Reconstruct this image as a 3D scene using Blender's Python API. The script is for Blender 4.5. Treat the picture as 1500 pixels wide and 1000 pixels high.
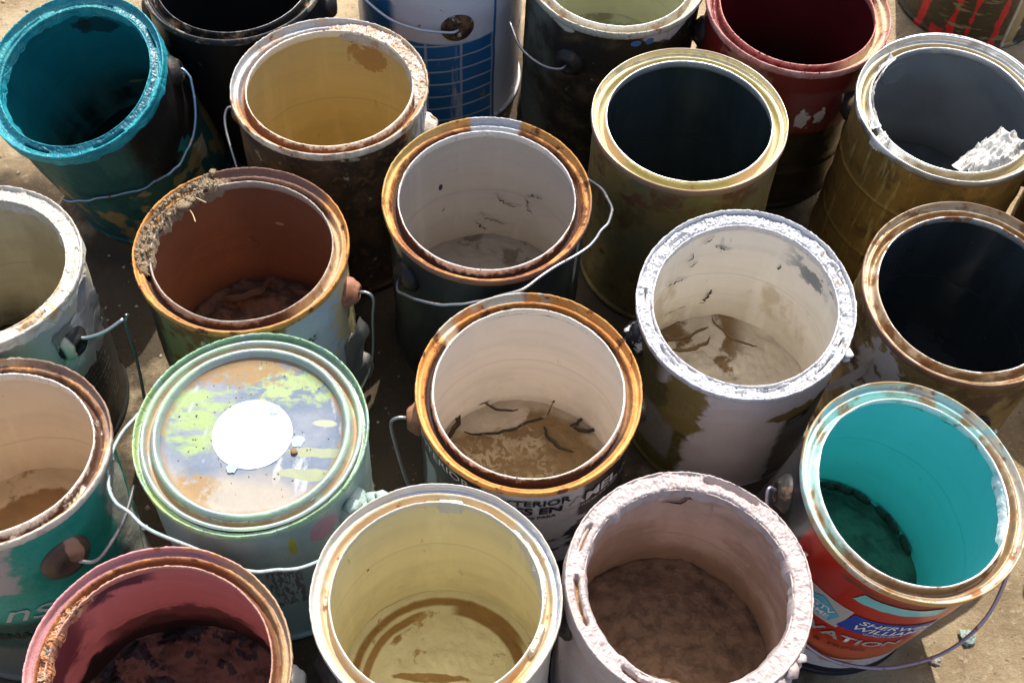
import bpy, bmesh, math, random
from mathutils import Vector, noise as mn
from math import sin, cos, pi, radians as rad, atan2, hypot

sc = bpy.context.scene
for o in list(bpy.data.objects): bpy.data.objects.remove(o)
COL = sc.collection

# ------------------------------------------------------------------ camera
F_PX, PITCH, ROLL, CAM_H = 1950.6, 0.99076, 0.05105, 1.0215
cam = bpy.data.cameras.new('camera'); cam_o = bpy.data.objects.new('camera', cam); COL.objects.link(cam_o)
cam.sensor_width = 36; cam.lens = F_PX / 1500 * 36; cam.clip_start = .02; cam.clip_end = 500
cam_o.location = (0, 0, CAM_H)
from mathutils import Matrix
cam_o.rotation_euler = (Matrix.Rotation(pi/2 - PITCH, 3, 'X') @ Matrix.Rotation(ROLL, 3, 'Z')).to_euler()
sc.camera = cam_o

# ------------------------------------------------------------------ sky and sun
SUN_AZ, SUN_EL = rad(8.5), rad(57)          # azimuth from +Y (away from camera) towards +X
w = bpy.data.worlds.new('World'); sc.world = w; w.use_nodes = True
nt = w.node_tree
sky = nt.nodes.new('ShaderNodeTexSky'); sky.sky_type = 'NISHITA'; sky.sun_disc = False
sky.dust_density = 4.0; sky.ozone_density = .6; sky.sun_elevation = SUN_EL; sky.sun_rotation = SUN_AZ
nt.links.new(sky.outputs[0], nt.nodes['Background'].inputs[0]); nt.nodes['Background'].inputs[1].default_value = .125
sl = bpy.data.lights.new('sun', 'SUN'); sl.energy = 3.9; sl.angle = rad(.53); sl.color = (1, .95, .86)
so = bpy.data.objects.new('sun', sl); COL.objects.link(so)
sd = Vector((sin(SUN_AZ)*cos(SUN_EL), cos(SUN_AZ)*cos(SUN_EL), sin(SUN_EL)))
so.rotation_euler = sd.to_track_quat('Z', 'Y').to_euler(); so.location = sd*5
sc.view_settings.view_transform = 'Standard'; sc.view_settings.look = 'None'
sc.view_settings.exposure = 0.72; sc.view_settings.gamma = 1; sc.view_settings.use_curve_mapping = False
sc.cycles.max_bounces = 12; sc.cycles.diffuse_bounces = 8; sc.cycles.glossy_bounces = 4

# ------------------------------------------------------------------ shader helpers
class V:
    def __init__(s, c, sock): s.c = c; s.s = sock
    def _m(s, op, b, rev=False):
        return s.c.math(op, b, s) if rev else s.c.math(op, s, b)
    def __add__(s, b): return s._m('ADD', b)
    __radd__ = __add__
    def __sub__(s, b): return s._m('SUBTRACT', b)
    def __rsub__(s, b): return s._m('SUBTRACT', b, True)
    def __mul__(s, b): return s._m('MULTIPLY', b)
    __rmul__ = __mul__
    def __truediv__(s, b): return s._m('DIVIDE', b)
    def mx(s, b): return s._m('MAXIMUM', b)
    def inv(s): return s.c.math('SUBTRACT', 1.0, s)

HC = .19      # can height
class Ctx:
    def __init__(s, tree, seed):
        s.t = tree; s.seed = seed; s.k = 0
        tc = s.n('ShaderNodeTexCoord'); s.P = tc.outputs['Object']
        sp = s.n('ShaderNodeSeparateXYZ'); s.link(s.P, sp.inputs[0])
        s.x, s.y, s.z = (V(s, sp.outputs[i]) for i in range(3))
        s.r = s.math('SQRT', s.x*s.x + s.y*s.y)
        s.zt = s.z - HC
    def n(s, t): return s.t.nodes.new(t)
    def link(s, a, b): s.t.links.new(a, b)
    def put(s, v, inp):
        if isinstance(v, V): s.link(v.s, inp)
        else: inp.default_value = v
    def math(s, op, a, b=0.0):
        nd = s.n('ShaderNodeMath'); nd.operation = op
        s.put(a, nd.inputs[0]); s.put(b, nd.inputs[1]); return V(s, nd.outputs[0])
    def vec(s, st):
        s.k += 1
        m = s.n('ShaderNodeMapping'); s.link(s.P, m.inputs[0]); m.inputs['Scale'].default_value = st
        m.inputs['Location'].default_value = (s.seed*1.37 + s.k*.61, s.seed*.73 - s.k*.37, s.k*.19 + s.seed*.29)
        return m.outputs[0]
    def noise(s, scale, detail=4, rough=.6, dist=0, st=(1, 1, 1)):
        nd = s.n('ShaderNodeTexNoise'); s.link(s.vec(st), nd.inputs['Vector'])
        nd.inputs['Scale'].default_value = scale; nd.inputs['Detail'].default_value = detail
        nd.inputs['Roughness'].default_value = rough; nd.inputs['Distortion'].default_value = dist
        return V(s, nd.outputs['Fac'])
    def vor(s, scale, feat='DISTANCE_TO_EDGE', st=(1, 1, 1)):
        nd = s.n('ShaderNodeTexVoronoi'); s.link(s.vec(st), nd.inputs['Vector']); nd.feature = feat
        nd.inputs['Scale'].default_value = scale; return V(s, nd.outputs['Distance'])
    def ss(s, a, b, v):
        nd = s.n('ShaderNodeMapRange'); nd.interpolation_type = 'SMOOTHSTEP'
        if a > b: nd.inputs[3].default_value, nd.inputs[4].default_value = 1, 0; a, b = b, a
        nd.inputs[1].default_value = a; nd.inputs[2].default_value = b
        s.put(v, nd.inputs[0]); return V(s, nd.outputs[0])
    # masks
    def blot(s, scale, thr, soft=.04, st=(1, 1, 1), detail=5, rough=.6):
        return s.ss(thr - soft, thr + soft, s.noise(scale, detail, rough, 0, st))
    def ang(s, deg, hw, soft=8, wob=0):
        a = rad(deg); d = (s.x*sin(a) - s.y*cos(a))/s.r
        if wob: d = d + (s.noise(60, 3) - .5)*wob
        return s.ss(cos(rad(min(180, hw + soft))), cos(rad(max(0, hw - soft))), d)
    def zb(s, z0, z1, soft=.001, wob=0, scale=60):
        z = s.z
        if wob: z = z + (s.noise(scale, 5) - .5)*wob
        return s.ss(z0 - soft, z0 + soft, z)*s.ss(z1 + soft, z1 - soft, z)
    def rb(s, r0, r1, soft=.0006, wob=0, scale=120):
        r = s.r
        if wob: r = r + (s.noise(scale, 4) - .5)*wob
        return s.ss(r0 - soft, r0 + soft, r)*s.ss(r1 + soft, r1 - soft, r)
    def drip(s, z0, ln, freq=28, soft=.0015):
        n = s.noise(freq, 2, .5, 0, (1, 1, .06)); n2 = s.noise(150, 3)
        return s.ss(z0 - soft, z0 + soft, s.z + (n - .5)*ln*2 + (n2 - .5)*.004)
    def spot(s, deg, z, hw, hh, wob=.5, scale=60, R=.081):
        # blob on the wall: elliptical, hw/hh in metres
        a = rad(deg); d = s.x*cos(a) + s.y*sin(a); f = s.x*sin(a) - s.y*cos(a)
        dz = s.z - z
        e = s.math('SQRT', (d*d)/(hw*hw) + (dz*dz)/(hh*hh)) + (s.noise(scale, 4) - .5)*wob*2
        return s.ss(1.08, .92, e)*s.ss(0, .02, f)
    def disc(s, x, y, rx, ry=None, wob=.4, scale=50, soft=.08):
        ry = ry or rx; dx = s.x - x; dy = s.y - y
        e = s.math('SQRT', (dx*dx)/(rx*rx) + (dy*dy)/(ry*ry))
        if wob: e = e + (s.noise(scale, 4) - .5)*wob*2
        return s.ss(1 + soft, 1 - soft, e)

MATN = [0]
def mat(name, base, layers=(), rough=.5, metal=0, bump=(), var=.16, dust=0, vs=35, spec=.5):
    MATN[0] += 1
    m = bpy.data.materials.new(name); m.use_nodes = True; t = m.node_tree
    b = t.nodes['Principled BSDF']; c = Ctx(t, MATN[0] % 37)
    def rgb(col):
        nd = t.nodes.new('ShaderNodeRGB'); nd.outputs[0].default_value = (*col, 1); return nd.outputs[0]
    def mixc(f, A, B):
        nd = t.nodes.new('ShaderNodeMix'); nd.data_type = 'RGBA'
        c.put(f, nd.inputs[0]); c.link(A, nd.inputs[6]); c.link(B, nd.inputs[7]); return nd.outputs[2]
    col = rgb(base); R = None; M = None
    R = rough; M = metal
    ls = list(layers)
    if dust: ls.append(((.34, .25, .15), lambda c: c.blot(22, .58, .12)*dust, .9, 0))
    for L in ls:
        lc, fn = L[0], L[1]; msk = fn(c)
        lr = L[2] if len(L) > 2 else rough; lm = L[3] if len(L) > 3 else 0
        col = mixc(msk, col, rgb(lc))
        def mixf(a, bb):
            if not isinstance(a, V) and a == bb: return a
            return msk*bb + msk.inv()*a
        R = mixf(R, lr); M = mixf(M, lm)
    if var:
        n = c.noise(vs, 5, .65)*(var*2) + (1 - var)
        n2 = c.noise(vs*9, 3)*(var) + (1 - var*.5)
        hs = t.nodes.new('ShaderNodeHueSaturation'); c.link(col, hs.inputs['Color']); c.put(n*n2, hs.inputs['Value']); col = hs.outputs[0]
    c.link(col, b.inputs['Base Color']); c.put(R, b.inputs['Roughness']); c.put(M, b.inputs['Metallic'])
    b.inputs['Specular IOR Level'].default_value = spec
    prev = None
    for fn, dist in bump:
        bn = t.nodes.new('ShaderNodeBump'); bn.inputs['Strength'].default_value = 1; bn.inputs['Distance'].default_value = dist
        c.put(fn(c), bn.inputs['Height'])
        if prev: c.link(prev, bn.inputs['Normal'])
        prev = bn.outputs[0]
    if prev: c.link(prev, b.inputs['Normal'])
    return m
BUMP = [(lambda c: c.noise(220, 5, .65), .0006)]
BUMP_R = [(lambda c: c.noise(160, 6, .7), .0016)]

# ------------------------------------------------------------------ mesh helpers
def mesh_obj(name, verts, faces, m, parent=None, smooth=True, ang=None):
    me = bpy.data.meshes.new(name); me.from_pydata([tuple(v) for v in verts], [], faces); me.update()
    if smooth:
        me.polygons.foreach_set('use_smooth', [True]*len(me.polygons))
    o = bpy.data.objects.new(name, me); COL.objects.link(o)
    if m: me.materials.append(m)
    if parent: o.parent = parent
    return o
def tag(o, label, cat, group=None, kind=None):
    o['label'] = label; o['category'] = cat
    if group: o['group'] = group
    if kind: o['kind'] = kind
def fb(x, y, z, o=4): return mn.fractal(Vector((x, y, z)), .6, 2.0, o, noise_basis='PERLIN_ORIGINAL')
def pol(r, th, z): return (r*sin(th), -r*cos(th), z)       # th = 0 faces the camera, +90 deg to the right
def lathe(profile, seg=180, disp=None, cap=False):
    vs = []; fs = []
    n = len(profile)
    for i in range(seg):
        th = 2*pi*i/seg
        for k, (r, z) in enumerate(profile):
            if disp: rr, zz = disp(th, k, r, z)
            else: rr, zz = r, z
            vs.append(pol(rr, th, zz))
    for i in range(seg):
        j = (i + 1) % seg
        for k in range(n - 1): fs.append((i*n + k, j*n + k, j*n + k + 1, i*n + k + 1))
    if cap:
        fs.append(tuple(i*n for i in reversed(range(seg))))
    return vs, fs
def tube(pts, r=.0013, seg=8):
    vs = []; fs = []; pts = [Vector(p) for p in pts]; n = len(pts)
    up = Vector((.13, .31, .94))
    for i, p in enumerate(pts):
        d = (pts[min(i + 1, n - 1)] - pts[max(i - 1, 0)]).normalized()
        a = d.cross(up)
        if a.length < .1: a = d.cross(Vector((1, 0, 0)))
        a.normalize(); b = d.cross(a)
        for k in range(seg): vs.append(p + a*(r*cos(2*pi*k/seg)) + b*(r*sin(2*pi*k/seg)))
    for i in range(n - 1):
        for k in range(seg): fs.append((i*seg + k, i*seg + (k+1) % seg, (i+1)*seg + (k+1) % seg, (i+1)*seg + k))
    fs.append(tuple(range(seg))[::-1]); fs.append(tuple((n-1)*seg + k for k in range(seg)))
    return vs, fs
def smooth_path(ctrl, n=10):
    P = [Vector(p) for p in ctrl]; P = [P[0]*2 - P[1]] + P + [P[-1]*2 - P[-2]]; out = []
    for i in range(1, len(P) - 2):
        for k in range(n):
            t = k/n; a, b, c, d = P[i-1:i+3]
            out.append(.5*((2*b) + (c - a)*t + (2*a - 5*b + 4*c - d)*t*t + (3*b - a - 3*c + d)*t**3))
    out.append(P[-2]); return out

RIM = [(.0808,-.0095),(.0826,-.0085),(.0836,-.0062),(.0839,-.0034),(.0837,-.0012),(.0832,-.0001),(.0826,-.0002),(.0821,-.0014),
       (.0818,-.0040),(.0813,-.0060),(.0803,-.0068),(.0792,-.0067),(.0784,-.0059),(.0777,-.0060),(.0769,-.0074),(.0761,-.0104),(.0751,-.0126),
       (.0739,-.0130),(.0728,-.0120),(.0721,-.0090),(.0717,-.0058),(.0712,-.0037),(.0706,-.0032),(.0701,-.0038),(.0699,-.0054),
       (.0702,-.0085),(.0712,-.0120),(.0745,-.0140),(.0797,-.0142)]
def rim_top(r):       # envelope that bridges the channel
    pts = [(.0690,-.0065),(.0704,-.0029),(.0775,-.0052),(.0812,-.0045),(.0826,0),(.0834,.0002),(.0842,-.0030),(.0850,-.0070)]
    if r <= pts[0][0]: return pts[0][1]
    for (a, za), (b, zb) in zip(pts, pts[1:]):
        if r <= b: return za + (zb - za)*(r - a)/(b - a)
    return pts[-1][1]

class Can:
    def __init__(s, key, place, label, seed, dent=.0008, scale=1.0):
        X, Y, dz, tx, ty = place
        s.seed = seed; s.dent = dent; s.key = key
        e = bpy.data.objects.new('paint_can', None); COL.objects.link(e); e.empty_display_size = .05
        e.location = (X, Y, dz); ax = Vector((tx, ty, 1)).normalized()
        e.rotation_mode = 'QUATERNION'; e.rotation_quaternion = Vector((0, 0, 1)).rotation_difference(ax)
        e.scale = (scale,)*3
        tag(e, label, 'paint can', 'used paint cans standing together on the sand'); s.e = e
    def dn(s, th, z):
        return s.dent*1.6*fb(cos(th)*1.3 + s.seed*3.1, sin(th)*1.3, z*14 + s.seed)
    def oor(s, th): return .0005*sin(2*th + s.seed) + .0004*fb(cos(th)*2 + s.seed, sin(th)*2, 3.3)
    def wall_r(s, th, z):
        r = .0806
        for bz in s.beads:
            r += .0012*math.exp(-((z - bz)/.0016)**2)
        return r + s.dn(th, z)*min(1, (HC - z)/.03, z/.02 + .1)
    def body(s, m, beads=()):
        s.beads = beads
        prof = [(.0, .0012), (.074, .0012), (.0775, .0008), (.0800, .0), (.0822, .0006), (.0827, .003), (.0822, .0054), (.0810, .0062)]
        zs = sorted(set([.0075 + (HC - .015)*i/34 for i in range(35)] + [b + d for b in beads for d in (-.003, -.0015, 0, .0015, .003)]))
        k0 = len(prof); prof = prof + [(.0806, z) for z in zs] + [(.0808, HC - .0065)]
        def disp(th, k, r, z):
            return (s.wall_r(th, z), z) if k >= k0 and k < len(prof) - 1 else (r + (s.oor(th) if k == len(prof)-1 else 0), z)
        v, f = lathe(prof, 160, disp); o = mesh_obj('body', v, f, m, s.e); s.body_o = o; return o
    def rim(s, m, rough=.0, fill=None):
        def disp(th, k, r, z):
            n = fb(sin(th)*26 + s.seed, cos(th)*26, r*900, 4) if rough else 0
            zz = z; rr = r + s.oor(th)
            if fill and 8 <= k <= 22:
                h = fill(th); zz = max(z, rim_top(r) - h)
            q = rough*n*(1 if k < 24 else .2)
            return rr + q*(.6 if 1 < k < 24 else 0), zz + HC + q
        v, f = lathe(RIM, 300, disp); o = mesh_obj('rim', v, f, m, s.e); s.rim_o = o; return o
    def inner(s, m, rough=.0, boss=None):
        prof = [(.0797, HC - .0132)] + [(.0795, HC - .014 - (HC - .02)*i/30) for i in range(31)]
        def disp(th, k, r, z):
            d = r + s.dn(th, z)*.5
            for bz in (.045, .105): d += .0007*math.exp(-((z - bz)/.002)**2)
            if rough: d += rough*fb(sin(th)*9 + s.seed, cos(th)*9, z*90)
            return d, z
        v, f = lathe(prof, 160, disp); o = mesh_obj('inner_wall', v, f, m, s.e)
        if boss is not None:
            th, z = rad(boss[0]), boss[1]
            p = [(.0, .0009), (.0105, .0009), (.0118, .0012), (.0128, .0014), (.0136, .0008), (.014, -.0004)]
            vv, ff = lathe([(a, b) for a, b in p], 40)
            vs = []
            for x, y, h in vv:      # disc stamped into the wall, facing the axis
                t2 = th + x/.0795; vs.append(pol(.0793 - h, t2, z + y))
            mesh_obj('ear_stamping', vs, ff, m, o)
        return o
    def floor(s, m, z=.007, hf=None, rmax=.0794):
        nr, ns = 44, 132; vs = [(0, 0, z + (hf(0, 0) if hf else 0))]; fs = []
        for i in range(1, nr + 1):
            for j in range(ns):
                th = 2*pi*j/ns; r = rmax*i/nr; x, y = r*sin(th), -r*cos(th)
                vs.append((x, y, z + (hf(x, y) if hf else 0)))
        for j in range(ns): fs.append((0, 1 + j, 1 + (j+1) % ns))
        for i in range(nr - 1):
            for j in range(ns):
                a = 1 + i*ns + j; b = 1 + i*ns + (j+1) % ns; fs.append((a, a + ns, b + ns, b))
        return mesh_obj('dried_residue', vs, fs, m, s.e)
    def ear(s, deg, m, z=.148, depth=1.0, name='ear', big=1.0):
        p = [(.0145, -.002), (.0145, .001), (.0135, .0035), (.011, .0052), (.0095, .0072), (.0075, .0086), (.0055, .0086), (.0042, .0066), (.002, .006), (0, .006)]
        v, f = lathe([(a*big, b) for a, b in p], 36); th = rad(deg); R0 = s.wall_r(th, z); vs = []
        for x, y, h in v:
            t2 = th + x/R0; h2 = h*depth
            vs.append(pol(R0 + max(h2, -.0004), t2, z + y))
        return mesh_obj(name, vs, f, m, s.e)
    def bail(s, deg, drop, m, z=.148, k=1.06, Rb=.0935, r=.0013, a0=0, a1=180, kink=.0, side=1, q=.78):
        """wire handle pivoting on ears at deg and deg+180; bows towards deg+90 (side=1) or deg-90"""
        th = rad(deg); ax = Vector(pol(1, th, 0)); out = Vector(pol(1, th + side*pi/2, 0))
        d = out*cos(rad(drop)) - Vector((0, 0, 1))*sin(rad(drop)); pts = []
        if a0 == 0: pts += [ax*.0835 + Vector((0, 0, z)), ax*(.089) + Vector((0, 0, z))]
        for i in range(49):
            a = rad(a0 + (a1 - a0)*i/48)
            if a0 == 0 and i == 0: continue
            if a1 == 180 and i == 48: continue
            wv = 1 + kink*fb(i*.22 + s.seed, .4, 1.7, 2)
            ca, sa = cos(a), sin(a)
            ca = math.copysign(abs(ca)**q, ca); sa = abs(sa)**q
            pts.append(ax*ca*Rb + d*sa*Rb*k*wv + Vector((0, 0, z)))
        if a1 == 180: pts += [-ax*.089 + Vector((0, 0, z)), -ax*.0835 + Vector((0, 0, z))]
        s.path = smooth_path(pts, 3); v, f = tube(s.path, r); return mesh_obj('wire_handle', v, f, m, s.e)
    def wire(s, ctrl, m, r=.0013):
        v, f = tube(smooth_path(ctrl, 8), r); return mesh_obj('wire_handle', v, f, m, s.e)
    def crust(s, d0, d1, m, r0=.069, r1=.0842, amp=.0022, lift=.0, sc_=1.0, seed=0, name='paint_crust', ragged=.5, dens=3, pits=0, flat=None, fine=.25, slots=()):
        nth = max(16, int((d1 - d0)*dens)); nr = 22; vs = []; fs = []
        full = d1 - d0 >= 360
        cnt = nth if full else nth + 1
        for i in range(cnt):
            th = rad(d0 + (d1 - d0)*i/nth); u = i/nth; sx, cx = sin(th), cos(th)
            wob = fb(sx*5*sc_ + seed, cx*5*sc_, 7.7, 2); wob2 = fb(sx*5*sc_ + seed, cx*5*sc_, 2.7, 2)
            ra = r0 + .0030*ragged*wob; rb = r1 + .0014*ragged*wob2
            end = 1 if full else min(1, u*8, (1 - u)*8)
            mid = (ra + rb)/2; ra = mid + (ra - mid)*(.35 + .65*end); rb = mid + (rb - mid)*(.35 + .65*end)
            for k in range(nr):
                q = k/(nr - 1); r = ra + (rb - ra)*q
                h = fb(sx*9*sc_ + seed, cx*9*sc_, r*130*sc_, 4); h2 = fb(sx*42*sc_ + seed, cx*42*sc_, r*520*sc_, 3)
                ed = min(q, 1 - q); tap = math.sqrt(min(1, ed*6))*math.sqrt(end)
                e = rim_top(r)
                if flat is not None and r < .083: e = max(e, flat - max(0, .0715 - r)*.8)
                z = e + lift + amp*(.6*h + fine*h2)
                if pits:
                    pn = fb(sx*3.2 + seed*2, cx*3.2, r*60, 2)*max(0, 1 - ((r - .0755)/.0042)**2)
                    if pn > pits: z -= .009*min(1, (pn - pits)*7)
                for a_, b_, rc, wd_ in slots:
                    dg = d0 + (d1 - d0)*u; 
                    if a_ < dg < b_:
                        en = min(1, (dg - a_)/3, (b_ - dg)/3); rr_ = abs(r - rc - .0008*wob)/(wd_*(.6 + .4*en))
                        if rr_ < 1: z -= .008*en*min(1, (1 - rr_)*3)
                z -= (1 - tap)*.0075
                vs.append(pol(r + s.oor(th), th, HC + z))
        for i in range(nth):
            j = (i + 1) % cnt
            for k in range(nr - 1): fs.append((i*nr + k, j*nr + k, j*nr + k + 1, i*nr + k + 1))
        return mesh_obj(name, vs, fs, m, s.e)
    def lumps(s, pts, m, name='dirt_clump', seed=1):
        """joined rough lumps: pts = (deg, r, z_rel_top, size)"""
        bm = bmesh.new()
        for n, (dg, r, z, sz) in enumerate(pts):
            ret = bmesh.ops.create_icosphere(bm, subdivisions=2, radius=sz)
            c = Vector(pol(r, rad(dg), HC + z))
            for vv in ret['verts']:
                d = vv.co.normalized(); vv.co = d*sz*(1 + .55*fb(d.x*2.2 + n*1.7 + seed, d.y*2.2, d.z*2.2, 3))
                vv.co.z *= .7; vv.co += c
        me = bpy.data.meshes.new(name); bm.to_mesh(me); bm.free(); me.materials.append(m)
        me.polygons.foreach_set('use_smooth', [True]*len(me.polygons))
        o = bpy.data.objects.new(name, me); COL.objects.link(o); o.parent = s.e; return o
    def flake(s, p, L, W, rot, m, curl=1.0, tilt=.3, bend=.3, name='paint_flake', th=.0003):
        """thin curled strip of dried paint lying at p (local), long axis turned by rot degrees"""
        nu, nv = 16, 4; top = []; a = rad(rot)
        for i in range(nu + 1):
            u = i/nu*2 - 1
            for j in range(nv + 1):
                v = j/nv*2 - 1; tw = (1 - abs(u)**2.2)**.5 if abs(u) < 1 else 0
                x = u*L/2; y = v*W/2*(.12 + tw)*(1 + .3*fb(u*3 + rot, v, L*99, 2)) + bend*L*.5*(u*u) + L*.05*fb(u*2.3 + rot*.1, 1, 2, 2)
                z = curl*W*.5*(v*v) + tilt*L*.12*(u + 1) + .0004
                top.append(Vector((p[0] + x*cos(a) - y*sin(a), p[1] + x*sin(a) + y*cos(a), p[2] + z)))
        n = len(top); vs = top + [t - Vector((0, 0, th)) for t in top]; fs = []
        for i in range(nu):
            for j in range(nv):
                q = i*(nv+1) + j; f = (q, q + nv + 1, q + nv + 2, q + 1); fs.append(f); fs.append(tuple(x + n for x in reversed(f)))
        return mesh_obj(name, vs, fs, m, s.e)
    def wflake(s, deg, z, L, W, rot, m, lift=.002, bend=.2, name='paint_crack'):
        """curled sliver standing off the inner wall"""
        nu, nv = 14, 3; vs = []; fs = []; a = rad(rot); th0 = rad(deg)
        for i in range(nu + 1):
            u = i/nu*2 - 1
            for j in range(nv + 1):
                v = j/nv*2 - 1; tw = max(0, 1 - abs(u)**1.7)
                x = u*L/2; y = v*W/2*(tw**.6)*(.45 + .55*abs(fb(u*6 + deg, 3.1, rot*.1, 2))*2) + bend*L*.4*(u*u - .4) + L*.16*fb(u*3.7 + deg, rot*.1, .3, 4)
                X, Y = x*cos(a) - y*sin(a), x*sin(a) + y*cos(a)
                h = .0004 + lift*tw*(.5 + .5*v)
                vs.append(pol(.0788 - h, th0 - X/.079, z + Y))
        for i in range(nu):
            for j in range(nv):
                q = i*(nv+1) + j; fs.append((q, q + nv + 1, q + nv + 2, q + 1))
        return mesh_obj(name, vs, fs, m, s.e)
    def sheet(s, d0, d1, z0, z1, m, off=.0004, name='label', fn=None, peel=None, parent=None, nu=None):
        """sheet wrapped on the body wall; fn(u,v)->(du_deg,dz) ragged edge; peel(u,v)->extra radius"""
        nu = nu or max(6, int(abs(d1 - d0)/3)); nv = 16; vs = []; fs = []
        for i in range(nu + 1):
            for j in range(nv + 1):
                u, v = i/nu, j/nv; dg = d0 + (d1 - d0)*u; z = z0 + (z1 - z0)*v
                if fn: a, b = fn(u, v); dg += a; z += b
                th = rad(dg); r = s.wall_r(th, z) + off + (peel(u, v) if peel else 0)
                vs.append(pol(r, th, z))
        for i in range(nu):
            for j in range(nv):
                q = i*(nv+1) + j; fs.append((q, q + nv + 1, q + nv + 2, q + 1))
        return mesh_obj(name, vs, fs, m, parent or s.e)
    def text(s, body, deg, z, size, m, parent=None, off=.0009, sx=1.0, shear=0, align='CENTER', rise=0, bold=0, name='lettering'):
        cu = bpy.data.curves.new('t', 'FONT'); cu.body = body; cu.size = size; cu.align_x = align; cu.align_y = 'CENTER'; cu.shear = shear
        cu.offset = bold; cu.resolution_u = 3
        to = bpy.data.objects.new('t', cu); COL.objects.link(to)
        dg = bpy.context.evaluated_depsgraph_get(); me = bpy.data.meshes.new_from_object(to.evaluated_get(dg))
        bpy.data.objects.remove(to); bpy.data.curves.remove(cu)
        me.name = name; me.materials.clear(); me.materials.append(m)
        for v in me.vertices:
            x, y = v.co.x*sx, v.co.y; t2 = rad(deg) + x/.081; zz = z + y + rise*x
            v.co = pol(s.wall_r(t2, zz) + off, t2, zz)
        o = bpy.data.objects.new(name, me); COL.objects.link(o); o.parent = parent or s.e; return o
    def drip_blob(s, deg, z0, z1, wd, m, name='paint_drip', thick=.002):
        """a raised run of paint down the wall, rounded at its foot"""
        nu, nv = 8, 22; vs = []; fs = []
        for j in range(nv + 1):
            v = j/nv; z = z0 + (z1 - z0)*v
            wv = wd*(.55 + .45*math.exp(-((v - .93)/.10)**2))*(1 if v < .93 else math.sqrt(max(0, 1 - ((v - .93)/.072)**2)))
            wv *= 1 + .2*fb(deg, v*4, s.seed, 2)
            for i in range(nu + 1):
                u = i/nu*2 - 1; th = rad(deg + 2.5*fb(v*2, deg, 0, 2)) + u*wv/2/.081
                vs.append(pol(s.wall_r(th, z) + .0002 + thick*max(0, 1 - u*u)**.5*(.4 + .6*v if v < .95 else .6), th, z))
        for j in range(nv):
            for i in range(nu):
                q = j*(nu+1) + i; fs.append((q, q + 1, q + nu + 2, q + nu + 1))
        return mesh_obj(name, vs, fs, m, s.e)

# ------------------------------------------------------------------ ground
PL = {
 'teal':(-.3600,.8410,.010,-.150,-.245), 'black':(-.2690,.9347,-.0010,-.002,-.030), 'cream':(-.1668,.7866,.0018,.005,.050),
 'pale':(.0759,.9605,0,.013,-.009), 'red':(.2378,.9237,-.001,.028,-.003), 'grey':(.3669,.8123,0,.001,-.017),
 'green':(.1422,.7736,0,-.011,.038), 'rdark':(.3514,.6268,.001,.005,-.068), 'white':(.1823,.6098,.0038,-.028,-.100),
 'mid':(-.0260,.6877,.001,0,-.025), 'brown':(-.2128,.6159,-.003,-.012,.038), 'lwhite':(-.4180,.5802,-.003,0,.064),
 'centre':(.0136,.5103,.0004,.003,-.030), 'lid':(-.1799,.4532,.002,-.010,.025), 'lgreen':(-.3602,.4079,.0015,-.011,.135),
 'pink':(-.2240,.2821,.003,.051,.003), 'yellow':(-.0403,.3408,-.001,-.008,.006), 'lilac':(.1260,.3589,0,.006,.003),
 'turq':(.2635,.4520,.002,.136,-.067), 'side':(.524,.752,0,0,0), 'side2':(.527,.505,0,0,0), 'blue':(-.088,1.0,0,0,0), 'back':(.49,1.16,0,.02,.01)}
def ground_z(x, y):
    zb = .004*fb(x*6, y*6, .3, 4) + .0016*fb(x*40, y*40, 2.3, 3)
    num = 0; den = 1e-6
    for k, (X, Y, dz, tx, ty) in PL.items():
        d = hypot(x - X, y - Y)
        if d < .2:
            wgt = 1 if d < .083 else math.exp(-((d - .083)/.022)**2)
            pz = dz - tx*(x - X) - ty*(y - Y)
            num += wgt*pz*1.0; den = den + wgt
    wt = min(1, den); pz = num/max(den, 1e-6) if den > 1e-5 else 0
    return zb*(1 - .8*wt) + wt*(pz - .0005)
def build_ground():
    def axis(c, half, n, far):
        a = [c - half + 2*half*i/n for i in range(n + 1)]; st = 2*half/n; lo, hi = a[0], a[-1]; L = []; H_ = []; s = st
        while hi < far: s *= 1.25; hi += s; lo -= s; H_.append(hi); L.append(lo)
        return L[::-1] + a + H_
    xs = axis(0, .75, 230, 60); ys = axis(.72, .78, 240, 60); vs = [(x, y, ground_z(x, y)) for y in ys for x in xs]; nx = len(xs)
    fs = [(j*nx + i, j*nx + i + 1, (j+1)*nx + i + 1, (j+1)*nx + i) for j in range(len(ys) - 1) for i in range(nx - 1)]
    m = mat('sand', (.56, .44, .28), [((.33, .24, .14), lambda c: c.blot(9, .55, .12), .95), ((.50, .40, .26), lambda c: c.blot(160, .6, .06), .9),
            ((.24, .17, .10), lambda c: c.blot(260, .66, .03), .9), ((.055, .040, .028), lambda c: c.disc(-.10, .62, .47, .42, .4, 7, .12)*c.ss(.26, .46, c.noise(14, 5))*.9, .95)], rough=.95, bump=[(lambda c: c.noise(90, 8, .75), .006), (lambda c: c.noise(600, 4, .7), .0015)], var=.2, spec=.2)  # last layer: blotchy dark ellipse paints the shade of the can gaps into the sand
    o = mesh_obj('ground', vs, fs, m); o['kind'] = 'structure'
    return m
sand_m = build_ground()

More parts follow.
